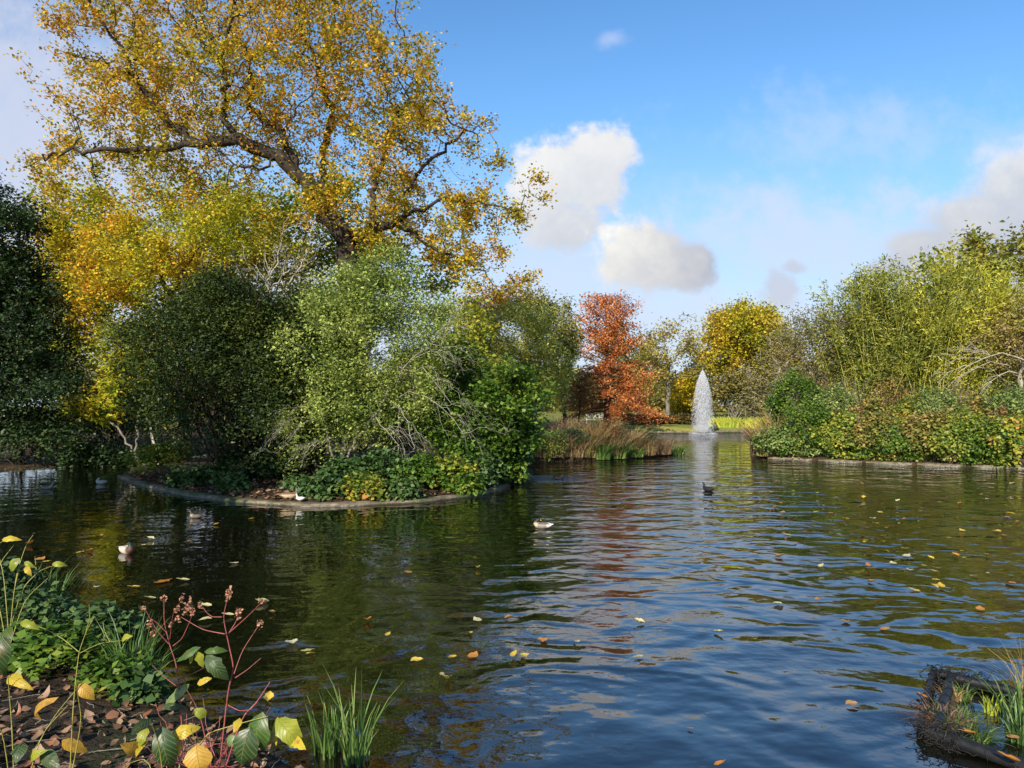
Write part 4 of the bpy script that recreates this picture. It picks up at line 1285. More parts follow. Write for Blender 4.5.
BAMB2 = leaf_mat('green_bamboo_leaves', [(0.05, 0.075, 0.012), (0.11, 0.14, 0.02), (0.20, 0.22, 0.03), (0.32, 0.30, 0.04)], 0.45, 0.6)
bamboo(868, 35.5, 278, 46, 130, 'olive bamboo clump next to the bare brown tree', 81, BAMB2)
bamboo(912, 35, 268, 44, 120, 'dense green bamboo clump in the middle of the bank', 82, BAMB2)
bamboo(950, 34.5, 258, 46, 140, 'yellow bamboo clump with tall upright canes', 83)
bamboo(1000, 34.5, 275, 40, 110, 'straw yellow bamboo clump beside the frame edge', 84)
tree('sycamore', 'tall broad leaved tree with open twigs above the yellow bamboo', 'tree', gp(985, 440, 39),
     [E(960, 262, 39, 34, 24, 2.2), E(1000, 255, 39, 40, 26, 2.4), E(1040, 260, 39, 40, 30, 2.4), E(985, 290, 39, 55, 24, 2.4)], 700, 0.34, 0.22, BARK_GREY,
     leaf_mat('sycamore_leaves', [(0.09, 0.12, 0.02), (0.17, 0.20, 0.03), (0.28, 0.27, 0.05), (0.34, 0.25, 0.06)], 0.4, 0.6), (0.22, 0.17), 8, 0.32, thin=0.025, seed=85, nt=6, tip=0.009)
tree('poplar_sapling', 'slender pale green tree tops above the olive bamboo', 'tree', gp(866, 440, 41),
     [E(862, 292, 41, 20, 26, 1.3), E(895, 290, 41, 18, 24, 1.3)], 260, 0.32, 0.14, BARK_GREY, LEAF_SILVER, (0.17, 0.10), 8, 0.28, thin=0.025, seed=86, nt=6, tip=0.009)
tree('bare_alder', 'bare brown twiggy tree on the bank beside the fountain view', 'tree', gp(815, 445, 36),
     [E(812, 352, 36, 38, 40, 1.7), E(790, 380, 36, 26, 36, 1.4), E(842, 345, 36, 32, 36, 1.6), E(825, 325, 36, 30, 18, 1.3)], 2600, 0.2, 0.12, BARK_GREY, LEAF_OLIVE, (0.12, 0.06), 3, 0.22, thin=0.012, seed=87, nt=4, tip=0.010, kill=1.1, wander=0.3, keep=0.8)
tree('bare_birch', 'grey bare branched tree in front of the yellow dome tree', 'tree', gp(768, 430, 62),
     [E(765, 385, 62, 34, 26, 2.4), E(790, 360, 62, 34, 36, 2.4), E(805, 335, 62, 24, 24, 2)], 1400, 0.36, 0.2, BARK_PALE, LEAF_OLIVE, (0.18, 0.10), 4, 0.4, thin=0.02, seed=88, nt=5, tip=0.014, wander=0.3, keep=0.8)
tree('pale_bramble', 'dry straw coloured bush hanging over the pale dead bough', 'shrub', gp(1020, 445, 32.5),
     [E(1010, 345, 32.5, 36, 32, 1.3), E(1035, 320, 32.5, 34, 34, 1.3)], 700, 0.22, 0.08, BARK_PALE, leaf_mat('straw_leaves', [(0.16, 0.13, 0.04), (0.28, 0.21, 0.07), (0.38, 0.29, 0.11), (0.30, 0.28, 0.05)], 0.4, 0.9), (0.13, 0.07), 9, 0.22, thin=0.014, seed=89, nt=7, tip=0.007, wander=0.3)
# pale dead bough lying over the brambles
rng = np.random.default_rng(90)
ch = []; sb = gp(1030, 420, 29.5); SB = sb.copy()


def bough(p0, p1, r0, depth):
    k = 7
    t = np.linspace(0, 1, k)[:, None]
    L_ = np.linalg.norm(p1 - p0)
    p = p0 + (p1 - p0) * t + np.array([0, 0, 1]) * L_ * 0.13 * np.sin(t * math.pi) + rng.normal(size=(k, 3)) * L_ * 0.02
    ch.append((p - SB, np.linspace(r0, r0 * 0.4, k)))
    if depth:
        for q in range(4):
            i_ = rng.integers(2, k)
            d_ = unit(p1 - p0 + rng.normal(size=3) * L_ * 0.45 + np.array([0, 0, -L_ * 0.15]))
            bough(p[i_], p[i_] + d_ * L_ * (0.3 + 0.3 * rng.random()), r0 * 0.55, depth - 1)


bough(sb, at(1018, 372, 29.3), 0.07, 0)
bough(at(1030, 360, 29.3), at(955, 372, 28.9), 0.028, 2)
bough(at(1018, 372, 29.3), at(980, 392, 28.8), 0.024, 2)
bough(at(1010, 365, 29.3), at(945, 392, 28.6), 0.018, 2)
v, f = tubes(ch, 6)
tag(mesh_obj('dead_bough', make_mesh('dead_bough', v, f, BARK_PALE, True), None, SB), 'pale dead bough arching over the waterside brambles', 'branch')

# trees outside the picture to the left whose shade falls across the near bank and the island foot
tree('shade_oak', 'broad oak on the near bank beyond the picture edge', 'tree', (-12.6, 7.6, 0.4),
     [((-12.4, 7.6, 5.4), (2.6, 2.6, 2.4)), ((-16.0, 8.5, 5.4), (3, 3, 3.0))], 800, 0.45, 0.3, BARK_OAK, LEAF_LIME, (0.26, 0.2), 12, 0.4, thin=0.04, seed=95, nt=8, tip=0.012)
# ------------------------------------------------------------------ birds
def sweep_body(spine, n=16):
    """spine rows: x, z, lateral radius, vertical radius, top colour, side colour, belly colour -> verts, faces, colours"""
    P_ = np.array([(s[0], 0, s[1]) for s in spine], float)
    tan = unit(np.gradient(P_, axis=0))
    V, Cc = [], []
    for i, s in enumerate(spine):
        up = np.array([-tan[i, 2], 0, tan[i, 0]])
        for k in range(n):
            a = 2 * math.pi * k / n
            V.append(P_[i] + np.array([0, 1, 0]) * math.cos(a) * s[2] + up * math.sin(a) * s[3])
            q = math.sin(a)
            Cc.append(s[4] if q > 0.55 else (s[6] if q < -0.35 else s[5]))
    m = len(spine)
    i = np.arange(m - 1)[:, None] * n; j = np.arange(n)[None]
    f = np.stack([i + j, i + n + j, i + n + (j + 1) % n, i + (j + 1) % n], -1).reshape(-1, 4)
    caps = np.array([list(range(n)), list(range((m - 1) * n, m * n))[::-1]])
    return np.array(V), [f, caps], np.array(Cc)


m_plum, bb, o = mat_new('plumage')
c = attr(bb, 'plumage', 'Color')
g = bb.n('ShaderNodeTexCoord').outputs['Object']
nz = bb.noise(g, 60.0, 3, 0.6)
c = bb.mixc(bb.m('MULTIPLY', bb.smooth(nz, 0.45, 0.7), 0.35), c, (0.05, 0.045, 0.04, 1))
p = principled(bb, c, 0.55, 0.3, bump(bb, nz, 0.25, 0.005))
bb.t.links.new(p.outputs[0], o.inputs[0])
M_BILL = plain_mat('bill_horn', (0.42, 0.30, 0.05), 0.45)
M_BILLW = plain_mat('white_bill', (0.75, 0.68, 0.62), 0.45)
M_BILLD = plain_mat('dark_bill', (0.06, 0.05, 0.045), 0.45)
M_EYE = plain_mat('eye_black', (0.005, 0.005, 0.005), 0.15, 0.5)
BLK, WHT, GRY, DRK, CHEST, GRN = (0.012, 0.012, 0.014), (0.80, 0.77, 0.70), (0.42, 0.40, 0.37), (0.07, 0.055, 0.045), (0.16, 0.06, 0.03), (0.008, 0.022, 0.014)
BRN, TAN_, PNK = (0.14, 0.09, 0.05), (0.40, 0.30, 0.18), (0.46, 0.34, 0.28)


def bird(name, label, loc, yaw, s, body, head, bill, pose='float', tailc=None, belly=None, z=0.0, group='birds on and beside the pond', head_turn=0):
    """pose: float, doze (head tucked low), stand"""
    top, side = body
    bel = belly or side
    tc = tailc or top
    if pose == 'doze':
        neck = [(0.16, 0.115, .07, .07, head[1], head[1], head[1]), (0.145, 0.165, .05, .05, head[0], head[0], head[0]), (0.115, 0.20, .043, .045, head[0], head[0], head[0]),
                (0.08, 0.213, .036, .038, head[0], head[0], head[0]), (0.05, 0.208, .02, .022, head[0], head[0], head[0])]
    else:
        neck = [(0.175, 0.115, .062, .06, head[1], head[1], head[1]), (0.19, 0.165, .04, .04, head[0], head[0], head[0]), (0.195, 0.21, .034, .036, head[0], head[0], head[0]),
                (0.212, 0.243, .042, .042, head[0], head[0], head[0]), (0.245, 0.25, .038, .037, head[0], head[0], head[0]), (0.272, 0.24, .018, .02, head[0], head[0], head[0])]
    sp = [(-0.31, 0.12, .008, .004, tc, tc, tc), (-0.26, 0.10, .04, .018, tc, tc, tc), (-0.20, 0.085, .075, .05, tc, WHT if tailc else side, tc), (-0.12, 0.07, .10, .078, top, side, bel),
          (-0.02, 0.062, .115, .09, top, side, bel), (0.07, 0.066, .11, .088, top, side, bel), (0.13, 0.082, .092, .08, head[1], head[1], head[1])] + neck
    V, Fc, Cc = sweep_body(sp)
    root = empty(name, (loc[0], loc[1], z), label, 'bird', group)
    root.rotation_euler = (0, 0, yaw)
    root.scale = (s, s, s)
    lift = 0.13 if pose == 'stand' else (0.06 if pose == 'sit' else 0.0)
    me = make_mesh('body', V + np.array([0, 0, lift]), Fc, m_plum, True, {'plumage': ('POINT', Cc)})
    mesh_obj('body', me, root)
    hx, hz = (0.06, 0.207) if pose == 'doze' else (0.268, 0.24)
    sg = -1 if pose == 'doze' else 1
    bl = [(hx, hz, .016, .014), (hx + sg * .03, hz - .008, .015, .009), (hx + sg * .055, hz - .012, .014, .005)]
    Vb, Fb, Cb = sweep_body([(a_, b_, c_, d_, BLK, BLK, BLK) for a_, b_, c_, d_ in bl], 8)
    mesh_obj('bill', make_mesh('bill', Vb + np.array([0, 0, lift]), Fb, bill, True), root)
    # folded wings lying on the back
    for sd in (1, -1):
        W_ = [(-0.24, 0.115, .004, .004), (-0.16, 0.12, .022, .022), (-0.04, 0.122, .032, .034), (0.06, 0.115, .028, .03), (0.11, 0.105, .01, .012)]
        Vw, Fw, Cw = sweep_body([(a_, b_, c_, d_, top, top, side) for a_, b_, c_, d_ in W_], 10)
        Vw[:, 1] += sd * 0.065
        mesh_obj('wing', make_mesh('wing', Vw + np.array([0, 0, lift]), Fw, m_plum, True, {'plumage': ('POINT', Cw)}), root)
    ex, ez, ey = ((0.10, 0.215, 0.037) if pose == 'doze' else (0.238, 0.258, 0.034))
    for sd in (1, -1):
        bm = [(ex + dx_ * 0.006, sd * ey + dy_ * 0.004, ez + lift + dz_ * 0.006) for dx_, dy_, dz_ in [(1, 0, 0), (-1, 0, 0), (0, 1, 0), (0, -1, 0), (0, 0, 1), (0, 0, -1)]]
        fe = np.array([[0, 2, 4], [2, 1, 4], [1, 3, 4], [3, 0, 4], [2, 0, 5], [1, 2, 5], [3, 1, 5], [0, 3, 5]])
        mesh_obj('eye', make_mesh('eye', bm, fe, M_EYE), root)
    if pose == 'stand':
        for sd in (1, -1):
            v_, f_ = tubes([(np.array([(0.0, sd * .04, lift + 0.01), (0.0, sd * .042, 0.06), (0.01, sd * .045, 0.008), (0.06, sd * .05, 0.004)]), np.array([.009, .007, .007, .004]))], 6)
            mesh_obj('leg', make_mesh('leg', v_, f_, M_BILL, True), root)
    return root


def wat(px, py):
    return on(px, py, 0.0)


bird('mallard', 'white flanked drake with tucked dark head dozing on the shaded water', wat(127, 553), R(-35), 0.66, ((0.34, 0.32, 0.28), (0.38, 0.34, 0.29)), (GRN, (0.09, 0.035, 0.02)), M_BILL, 'doze', BLK)
bird('mallard', 'drake with tucked black head and buff breast floating on open water', wat(542, 528), R(165), 0.66, (DRK, (0.16, 0.14, 0.12)), (BLK, (0.40, 0.29, 0.19)), M_BILL, 'doze', WHT)
bird('coot', 'black coot with raised head swimming in the fountain reflection', wat(708, 491), R(118), 0.72, (BLK, BLK), (BLK, BLK), M_BILLW)
bird('moorhen', 'dark moorhen leaving a pale wake by the island tip', wat(559, 479), R(10), 0.62, (BLK, DRK), (BLK, BLK), M_BILLD)
bird('pale_duck', 'small pale grey duck resting near the island end', wat(101, 484), R(170), 0.66, ((0.26, 0.25, 0.23), (0.26, 0.25, 0.23)), ((0.26, 0.25, 0.23), (0.26, 0.25, 0.23)), M_BILLD, 'doze')
bird('pale_duck', 'grey white duck in the shaded water farthest from the island', wat(47, 489), R(20), 0.6, (DRK, (0.18, 0.17, 0.15)), ((0.2, 0.19, 0.17), (0.2, 0.19, 0.17)), M_BILLD)
bird('brown_duck', 'small brown duck swimming below the stone rim', wat(196, 518), R(180), 0.5, ((0.05, 0.035, 0.022), DRK), ((0.06, 0.04, 0.025), (0.22, 0.17, 0.12)), M_BILLD)
def ibird(px, py, **k):
    Y = on(px, py, 0.35)[1]
    p_ = on(px, py, 0.35)
    return (p_[0], p_[1]), gz(p_[0], p_[1])
q, zz = ibird(262, 488)
bird('gull', 'white and grey gull standing behind the rim below the yew', q, R(-60), 0.62, (GRY, (0.5, 0.48, 0.45)), ((0.5, 0.48, 0.45), (0.5, 0.48, 0.45)), M_BILL, 'stand', z=zz)
q, zz = ibird(273, 499)
bird('mallard', 'pinkish grey duck sitting just behind the stone rim', q, R(200), 0.78, (GRY, (0.36, 0.34, 0.33)), ((0.32, 0.22, 0.18), (0.32, 0.22, 0.18)), M_BILLD, 'doze', z=zz)
q, zz = ibird(300, 489)
bird('gull', 'small white gull under the hanging sallow twigs', q, R(150), 0.45, ((0.45, 0.44, 0.42), (0.45, 0.44, 0.42)), ((0.45, 0.44, 0.42), (0.45, 0.44, 0.42)), M_BILLD, 'stand', z=zz)
q, zz = ibird(290, 487)
bird('brown_duck', 'tan brown duck hunched on the dark island soil', q, R(30), 0.85, (BRN, TAN_), (BRN, TAN_), M_BILLD, 'doze', z=zz)

# pale wake of the moorhen: low ripples on the surface
# ------------------------------------------------------------------ floating leaves
def leaf_shape(L_, W_, curl, nl=6, seed=0, fold=0.1, tipp=0.9):
    """a leaf lying along +x: a grid 5 wide x nl long; returns verts, faces, uv"""
    rng = np.random.default_rng(seed)
    V, U = [], []
    for i in range(nl + 1):
        s = i / nl
        w = W_ * 0.5 * (math.sin(math.pi * min(1, s ** 0.75)) ** tipp if 0 < s < 1 else 0.02)
        for k, q in enumerate((-1, -0.5, 0, 0.5, 1)):
            z = abs(q) * w * fold * 2 + curl * L_ * (s - 0.3) ** 2 + rng.normal() * L_ * 0.016 + abs(q) * L_ * 0.02 * math.sin(s * 17 + seed)
            V.append((s * L_, q * w * (1 + 0.1 * rng.normal()), z))
            U.append((0.5 + q * 0.5, s))
    Fc = [[i * 5 + k, i * 5 + k + 1, (i + 1) * 5 + k + 1, (i + 1) * 5 + k] for i in range(nl) for k in range(4)]
    return np.array(V), np.array(Fc), np.array(U)


FL = {'yellow': leaf_mat('floating_yellow', [(0.42, 0.28, 0.03), (0.50, 0.34, 0.04), (0.54, 0.40, 0.08)], 0.2, 8, 0.15, veins=True),
      'cream': leaf_mat('floating_cream', [(0.38, 0.33, 0.14), (0.46, 0.41, 0.21), (0.50, 0.47, 0.30)], 0.2, 8, 0.15, veins=True),
      'orange': leaf_mat('floating_orange', [(0.30, 0.11, 0.02), (0.38, 0.15, 0.025), (0.44, 0.19, 0.04)], 0.2, 8, 0.15, veins=True),
      'brown': leaf_mat('floating_brown', [(0.20, 0.10, 0.04), (0.28, 0.15, 0.06), (0.30, 0.17, 0.08)], 0.2, 8, 0.15, veins=True)}
protos = {}
for cn, m in FL.items():
    protos[cn] = []
    for k in range(6):
        v, f, u = leaf_shape(0.10, 0.04 + 0.01 * k, (0.15, 0.5, -0.3, 0.8, 0.3, 0.1)[k], seed=k, fold=(0.06, 0.25, 0.1, 0.4, 0.02, 0.15)[k])
        v[:, 0] -= 0.05
        v[:, 2] -= v[:, 2].min()
        protos[cn].append(make_mesh('floating_leaf', v, f, m, True, {'tint': ('FACE', np.full(len(f), 0.1 + 0.16 * k))}, u))
spots = [(292, 644, 'cream', 1.3), (307, 652, 'cream', 1.2), (311, 656, 'yellow', .95), (368, 622, 'orange', 1.1), (388, 637, 'yellow', 1), (408, 573, 'orange', 1), (417, 662, 'yellow', 1.1), (452, 660, 'yellow', 1.1),
         (473, 657, 'orange', 1.2), (442, 676, 'cream', .9), (447, 681, 'yellow', 1), (471, 635, 'yellow', .8), (477, 621, 'cream', 1.1), (508, 619, 'orange', .9), (514, 657, 'yellow', 1.1), (524, 657, 'yellow', .9),
         (543, 642, 'orange', 1.1), (478, 569, 'yellow', 1.0), (269, 701, 'yellow', 1), (778, 605, 'cream', 1.1), (719, 634, 'cream', 1.2), (638, 658, 'cream', 1.1), (639, 624, 'cream', 1.1), (846, 623, 'orange', 1), (885, 630, 'orange', .9),
         (852, 706, 'brown', .9), (941, 588, 'yellow', 1.5), (936, 581, 'yellow', 1.2), (893, 564, 'cream', 1.2), (910, 571, 'cream', 1), (868, 567, 'orange', 1.3), (935, 572, 'yellow', 1), (980, 610, 'orange', 1.1), (576, 644, 'cream', 1.0),
         (205, 608, 'cream', 1.6), (163, 583, 'orange', 2.6), (183, 582, 'cream', 1.5), (97, 589, 'cream', 1.3), (134, 589, 'yellow', 1.3), (150, 600, 'cream', 1.2), (30, 545, 'orange', 1.6), (40, 560, 'orange', 1.6), (262, 604, 'cream', 1.4),
         (205, 622, 'cream', 1.3), (228, 617, 'cream', 1.2), (272, 614, 'brown', .8), (720, 767, 'orange', .8), (690, 730, 'brown', .5)]
used = set((round(a / 6), round(b_ / 4)) for a, b_, _, _ in spots)
rng = np.random.default_rng(33)
cand = []
while len(cand) < 85:
    if rng.random() < 0.72:
        px, py = 770 + 254 * rng.random(), 484 + 125 * rng.random() ** 1.6
    else:
        px, py = 5 + 270 * rng.random(), 482 + 100 * rng.random() ** 1.2
    k = (round(px / 6), round(py / 4))
    p_ = on(px, py, 0)
    if k in used or land_sd(np.array([p_[0]]), np.array([p_[1]]))[0] > -0.35: continue
    used.add(k)
    cand.append((px, py, rng.choice(['yellow', 'orange', 'cream', 'brown'], p=[.35, .3, .2, .15]), 0.85 + 0.6 * rng.random()))
for px, py, cn, sc in spots + cand:
    p_ = on(px, py, 0.0)
    where = ('open water by the floating raft' if px > 760 and py > 556 else 'dark green water off the bramble bank' if px > 700 else 'rippled water in mid pond' if px > 560 else
             'dark water off the iris tufts' if (px > 275 and py > 560) else 'shaded water behind the red stems' if py > 560 else 'shaded water by the island')
    o = bpy.data.objects.new('floating_leaf', protos[cn][int(rng.integers(6))])
    o.location = (p_[0], p_[1], 0.012)
    o.rotation_euler = (rng.normal() * 0.05, rng.normal() * 0.05, rng.random() * 6.28)
    o.scale = (sc, sc, sc)
    link(o)
    tag(o, f'{cn} fallen leaf floating on {where}', 'leaf', f'{cn} leaves on {where}')

# ------------------------------------------------------------------ planted raft
M_PIPE = plain_mat('black_pipe', (0.009, 0.009, 0.0095), 0.5, 0.35, 0.5, 25)
M_NET = plain_mat('black_net', (0.015, 0.014, 0.013), 0.8, 0.2)
ra, rb_, rc_, rd_ = on(938, 674, 0.04), on(924, 730, 0.04), on(1060, 779, 0.04), on(1060, 702, 0.04)
rbase = np.array([(ra[0] + rb_[0]) / 2, (ra[1] + rb_[1]) / 2, 0])
raft = empty('planted_raft', rbase, 'floating raft of black pipes holding marsh plants', 'raft')
rng = np.random.default_rng(44)


def pipe(name, a_, c_, r_, sag=0.0):
    t = np.concatenate([[0, 0.0005], np.linspace(0.001, 0.999, 22), [0.9995, 1]])[:, None]
    p = a_ + (c_ - a_) * t
    v, f = tubes([(p - rbase, np.concatenate([[r_ * 0.05, r_ * 0.9], np.full(22, r_), [r_ * 0.9, r_ * 0.05]]))], 14)
    o_ = mesh_obj(name, make_mesh(name, v, f, M_PIPE, True), raft)
    # lashings: cord rings wound along the pipe
    ax = unit((c_ - a_)[None])[0]
    s1 = unit(np.cross(ax, [0, 0, 1.0])[None])[0]; s2 = np.cross(s1, ax)
    L_ = np.linalg.norm(c_ - a_)
    chn = []
    for k in range(int(L_ / 0.16)):
        cpt = a_ + ax * (0.05 + k * 0.16 + rng.normal() * 0.012) - rbase
        aa = np.linspace(0, 2 * math.pi, 15)
        chn.append((np.array([cpt + (s1 * math.cos(q) + s2 * math.sin(q)) * (r_ + 0.004) + ax * 0.03 * math.sin(q + k) for q in aa]), np.full(15, 0.0045)))
    v, f = tubes(chn, 5)
    mesh_obj('rope_lashing', make_mesh('rope_lashing', v, f, M_NET, True), o_)
    return o_


pipe('front_pipe', rb_ - (rc_ - rb_) * 0.03, rc_, 0.04)
pipe('back_pipe', ra - (rd_ - ra) * 0.03, rd_, 0.036)
pipe('side_pipe', ra + np.array([-0.03, 0.02, 0.0]), rb_ + np.array([-0.03, 0, 0.0]), 0.022)
pipe('inner_pipe', ra + (rd_ - ra) * 0.12, rb_ + (rc_ - rb_) * 0.10, 0.035)
# tangled net and roots over the corners
chn = []
for k in range(230):
    u_ = rng.random()
    if u_ < 0.45:
        c0 = rb_ + (rc_ - rb_) * rng.random() * 0.28
    elif u_ < 0.8:
        c0 = ra + (rd_ - ra) * rng.random() * 0.35
    else:
        c0 = ra + (rb_ - ra) * rng.random()
    c0 = c0 + rng.normal(size=3) * np.array([0.024, 0.022, 0.016]) - rbase
    c0[2] = abs(c0[2]) * 0.9 + 0.005
    pth = [c0]
    d_ = unit(rng.normal(size=(1, 3)))[0]
    for q in range(6):
        d_ = unit((d_ + rng.normal(size=3) * 0.8 + np.array([0, 0, -0.1]))[None])[0]
        nx_ = pth[-1] + d_ * 0.028
        nx_[2] = min(max(nx_[2], 0.0), 0.105)
        pth.append(nx_)
    chn.append((np.array(pth), np.full(7, 0.002 + 0.0025 * rng.random())))
v, f = tubes(chn, 4)
mesh_obj('netting', make_mesh('netting', v, f, M_NET, True), raft)
# shallow soaked root mat under the plants
mat_pts = [rb_ + (rc_ - rb_) * 0.03, rb_ + (rc_ - rb_) * 0.30, ra + (rd_ - ra) * 0.18, ra + (rd_ - ra) * 0.04]
gridv = []
for i in range(15):
    for j in range(15):
        s_, t_ = i / 14, j / 14
        p_ = (mat_pts[0] * (1 - s_) + mat_pts[1] * s_) * (1 - t_) + (mat_pts[3] * (1 - s_) + mat_pts[2] * s_) * t_
        e_ = min(s_, 1 - s_, t_, 1 - t_)
        gridv.append(p_ - rbase + np.array([0, 0, -0.09 + min(e_, 0.2) * 0.45 + rng.normal() * 0.012]))
gf_ = np.array([[i * 15 + j, (i + 1) * 15 + j, (i + 1) * 15 + j + 1, i * 15 + j + 1] for i in range(14) for j in range(14)])
mesh_obj('root_mat', make_mesh('root_mat', np.array(gridv), gf_, plain_mat('root_mat', (0.05, 0.035, 0.02), 0.9, 0.2, 0.6, 30), True), raft)

RG = 'marsh plants growing on the raft'
for k, (px, py, n, rd, hh, w_, m, lean, lab) in enumerate([
        (943, 726, 260, 0.10, 0.19, 0.007, BLADE_BROWN, 1.6, 'dry pinkish brown rush clump at the raft corner'),
        (958, 724, 130, 0.10, 0.17, 0.011, BLADE_GREEN, 1.1, 'green rush clump in the middle of the raft corner'),
        (972, 737, 110, 0.10, 0.17, 0.011, BLADE_GREEN, 1.5, 'flattened green rush clump leaning over the raft pipe'),
        (962, 697, 60, 0.06, 0.14, 0.012, BLADE_GREEN, 0.8, 'short green rush behind the brown clump'),
        (952, 700, 80, 0.06, 0.13, 0.010, BLADE_TAN, 1.0, 'small orange tan rush beside the dark netting'),
        (991, 714, 34, 0.035, 0.17, 0.014, BLADE_LIME, 0.4, 'bright lime shoots standing alone in the raft water'),
        (1002, 712, 16, 0.02, 0.14, 0.013, BLADE_GREEN, 0.3, 'thin green shoots next to the lime ones'),
        (977, 683, 12, 0.015, 0.13, 0.010, BLADE_GREEN, 0.3, 'single short green shoots by the back pipe'),
        (1024, 728, 60, 0.10, 0.42, 0.013, BLADE_GREEN, 0.6, 'tall green iris clump cut by the frame edge'),
        (1020, 742, 60, 0.06, 0.30, 0.012, BLADE_GREEN, 0.6, 'shorter iris in front of the tall one'),
        (1032, 700, 110, 0.10, 0.5, 0.004, BLADE_TAN, 1.3, 'fine straw grass fanning out above the back pipe')]):
    tuft('raft_rush', lab, 'rush', on(px, py, 0.0) + np.array([0, 0, -0.02]), n, rd, hh, w_, m, lean, RG, 500 + k)
for px, py, cn, sc, zz, lab in [(922, 697, 'orange', .9, .075, 'orange leaf caught on the raft side pipe'), (968, 734, 'orange', 1.0, .105, 'orange leaf lying on the raft front pipe'),
                            (1009, 760, 'orange', 1.2, .105, 'brownish orange leaf farther along the raft front pipe'), (1014, 739, 'brown', .9, .03, 'brown leaf trapped between the raft irises')]:
    p_ = on(px, py, zz)
    o = bpy.data.objects.new('caught_leaf', protos[cn][1])
    o.location = p_; o.rotation_euler = (0.2, 0.1, rng.random() * 6); o.scale = (sc, sc, sc)
    tag(link(o), lab, 'leaf')

# ------------------------------------------------------------------ near bank: litter, tufts, dogwoods
m_litter = leaf_mat('litter_leaves', [(0.05, 0.026, 0.014), (0.11, 0.06, 0.03), (0.18, 0.105, 0.06), (0.26, 0.17, 0.105), (0.20, 0.075, 0.03)], 0.15, 3.0, 0.12)
rng = np.random.default_rng(61)
V, Fc, T, off, cnt = [], [], [], 0, 0
while cnt < 1500:
    px, py = -60 + 420 * rng.random(), 590 + 230 * rng.random()
    p_ = on(px, py, 0.35)
    x, y = p_[0], p_[1]
    if land_sd(np.array([x]), np.array([y]))[0] < 0.08: continue
    if math.sin(x * 5.1 + 1) * math.sin(y * 4.3) + 0.5 * math.sin(x * 11 - y * 9) < -0.15 and rng.random() < 0.75: continue
    L_ = 0.035 + 0.085 * rng.random() ** 2
    v, f, u = leaf_shape(L_ * 0.85, L_ * 0.85 * (0.45 + 0.35 * rng.random()), 0.6 * rng.normal(), 4, int(rng.integers(1 << 20)), 0.25 * rng.random())
    M_ = (Matrix.Rotation(rng.random() * 6.28, 3, 'Z') @ Matrix.Rotation(rng.normal() * 0.35, 3, 'X') @ Matrix.Rotation(rng.normal() * 0.3, 3, 'Y'))
    v = v @ np.array(M_).T
    v += np.array([x, y, gz(x, y) + 0.012 - min(0, v[:, 2].min()) * 0.6])
    V.append(v); Fc.append(f + off); off += len(v)
    T.append(np.full(len(f), rng.random())); cnt += 1
lit = mesh_obj('leaf_litter', make_mesh('leaf_litter', np.concatenate(V), np.concatenate(Fc), m_litter, True, {'tint': ('FACE', np.concatenate(T))}))
tag(lit, kind='stuff')
ch = []
for k in range(150):
    p_ = on(-40 + 380 * rng.random(), 640 + 170 * rng.random(), 0.35)
    if land_sd(np.array([p_[0]]), np.array([p_[1]]))[0] < 0.1: continue
    a_ = rng.random() * 6.28
    L_ = 0.08 + 0.22 * rng.random() ** 2
    t_ = np.linspace(-0.5, 0.5, 5)[:, None]
    pt = np.array([p_[0], p_[1], gz(p_[0], p_[1]) + 0.02]) + np.array([math.cos(a_), math.sin(a_), 0.15 * rng.normal()]) * L_ * t_ + rng.normal(size=(5, 3)) * 0.006
    ch.append((pt, np.full(5, 0.0025 + 0.002 * rng.random())))
v, f = tubes(ch, 5)
tag(mesh_obj('twig_litter', make_mesh('twig_litter', v, f, BARK_GREY, True)), kind='stuff')
# litter under the island plants
V, cnt = [], 0
C_ = []
while cnt < 2600:
    px, py = 120 + 390 * rng.random(), 466 + 42 * rng.random()
    p_ = on(px, py, 0.3)
    if sdist(np.array([p_[0]]), np.array([p_[1]]), island)[0] < 0.2: continue
    C_.append((p_[0], p_[1], gz(p_[0], p_[1]) + 0.02)); cnt += 1
v, f, t = leaf_quads(np.array(C_), 0.12, 0.08, up=1.2, rng=rng)
tag(mesh_obj('island_litter', make_mesh('island_litter', v, f, m_litter, False, {'tint': ('FACE', t)})), kind='stuff')


def gnd(px, py):
    """where a pixel meets the near bank"""
    z = 0.3
    for _ in range(6):
        p_ = on(px, py, z)
        z = gz(p_[0], p_[1])
    return np.array([p_[0], p_[1], z - 0.01])


for k, (px, py, n, rd, hh, w_, m, lean, lab) in enumerate([
        (328, 752, 60, 0.10, 0.42, 0.012, BLADE_GREEN, 0.35, 'dense short iris tuft standing in the water edge'),
        (356, 762, 34, 0.07, 0.62, 0.012, BLADE_GREEN, 0.5, 'taller iris tuft with long arching blades at the water edge'),
        (30, 618, 110, 0.28, 0.55, 0.012, BLADE_GREEN, 0.6, 'grey green sedge tuft by the yellow shoots'),
        (52, 616, 70, 0.18, 0.5, 0.012, BLADE_GREEN, 0.6, 'smaller sedge tuft overhanging the shaded water'),
        (130, 678, 90, 0.16, 0.5, 0.012, BLADE_GREEN, 0.5, 'upright sedge tuft behind the pale yellow dogwood'),
        (142, 690, 50, 0.12, 0.4, 0.012, BLADE_GREEN, 0.7, 'loose sedge tuft below the red dogwood')]):
    b_ = gnd(px, py) if k > 1 else np.array([*on(px, py, 0.0)[:2], -0.06])
    tuft('sedge_tuft', lab, 'sedge', b_, n, rd, hh, w_, m, lean, 'sedge tufts on the near bank', 600 + k)
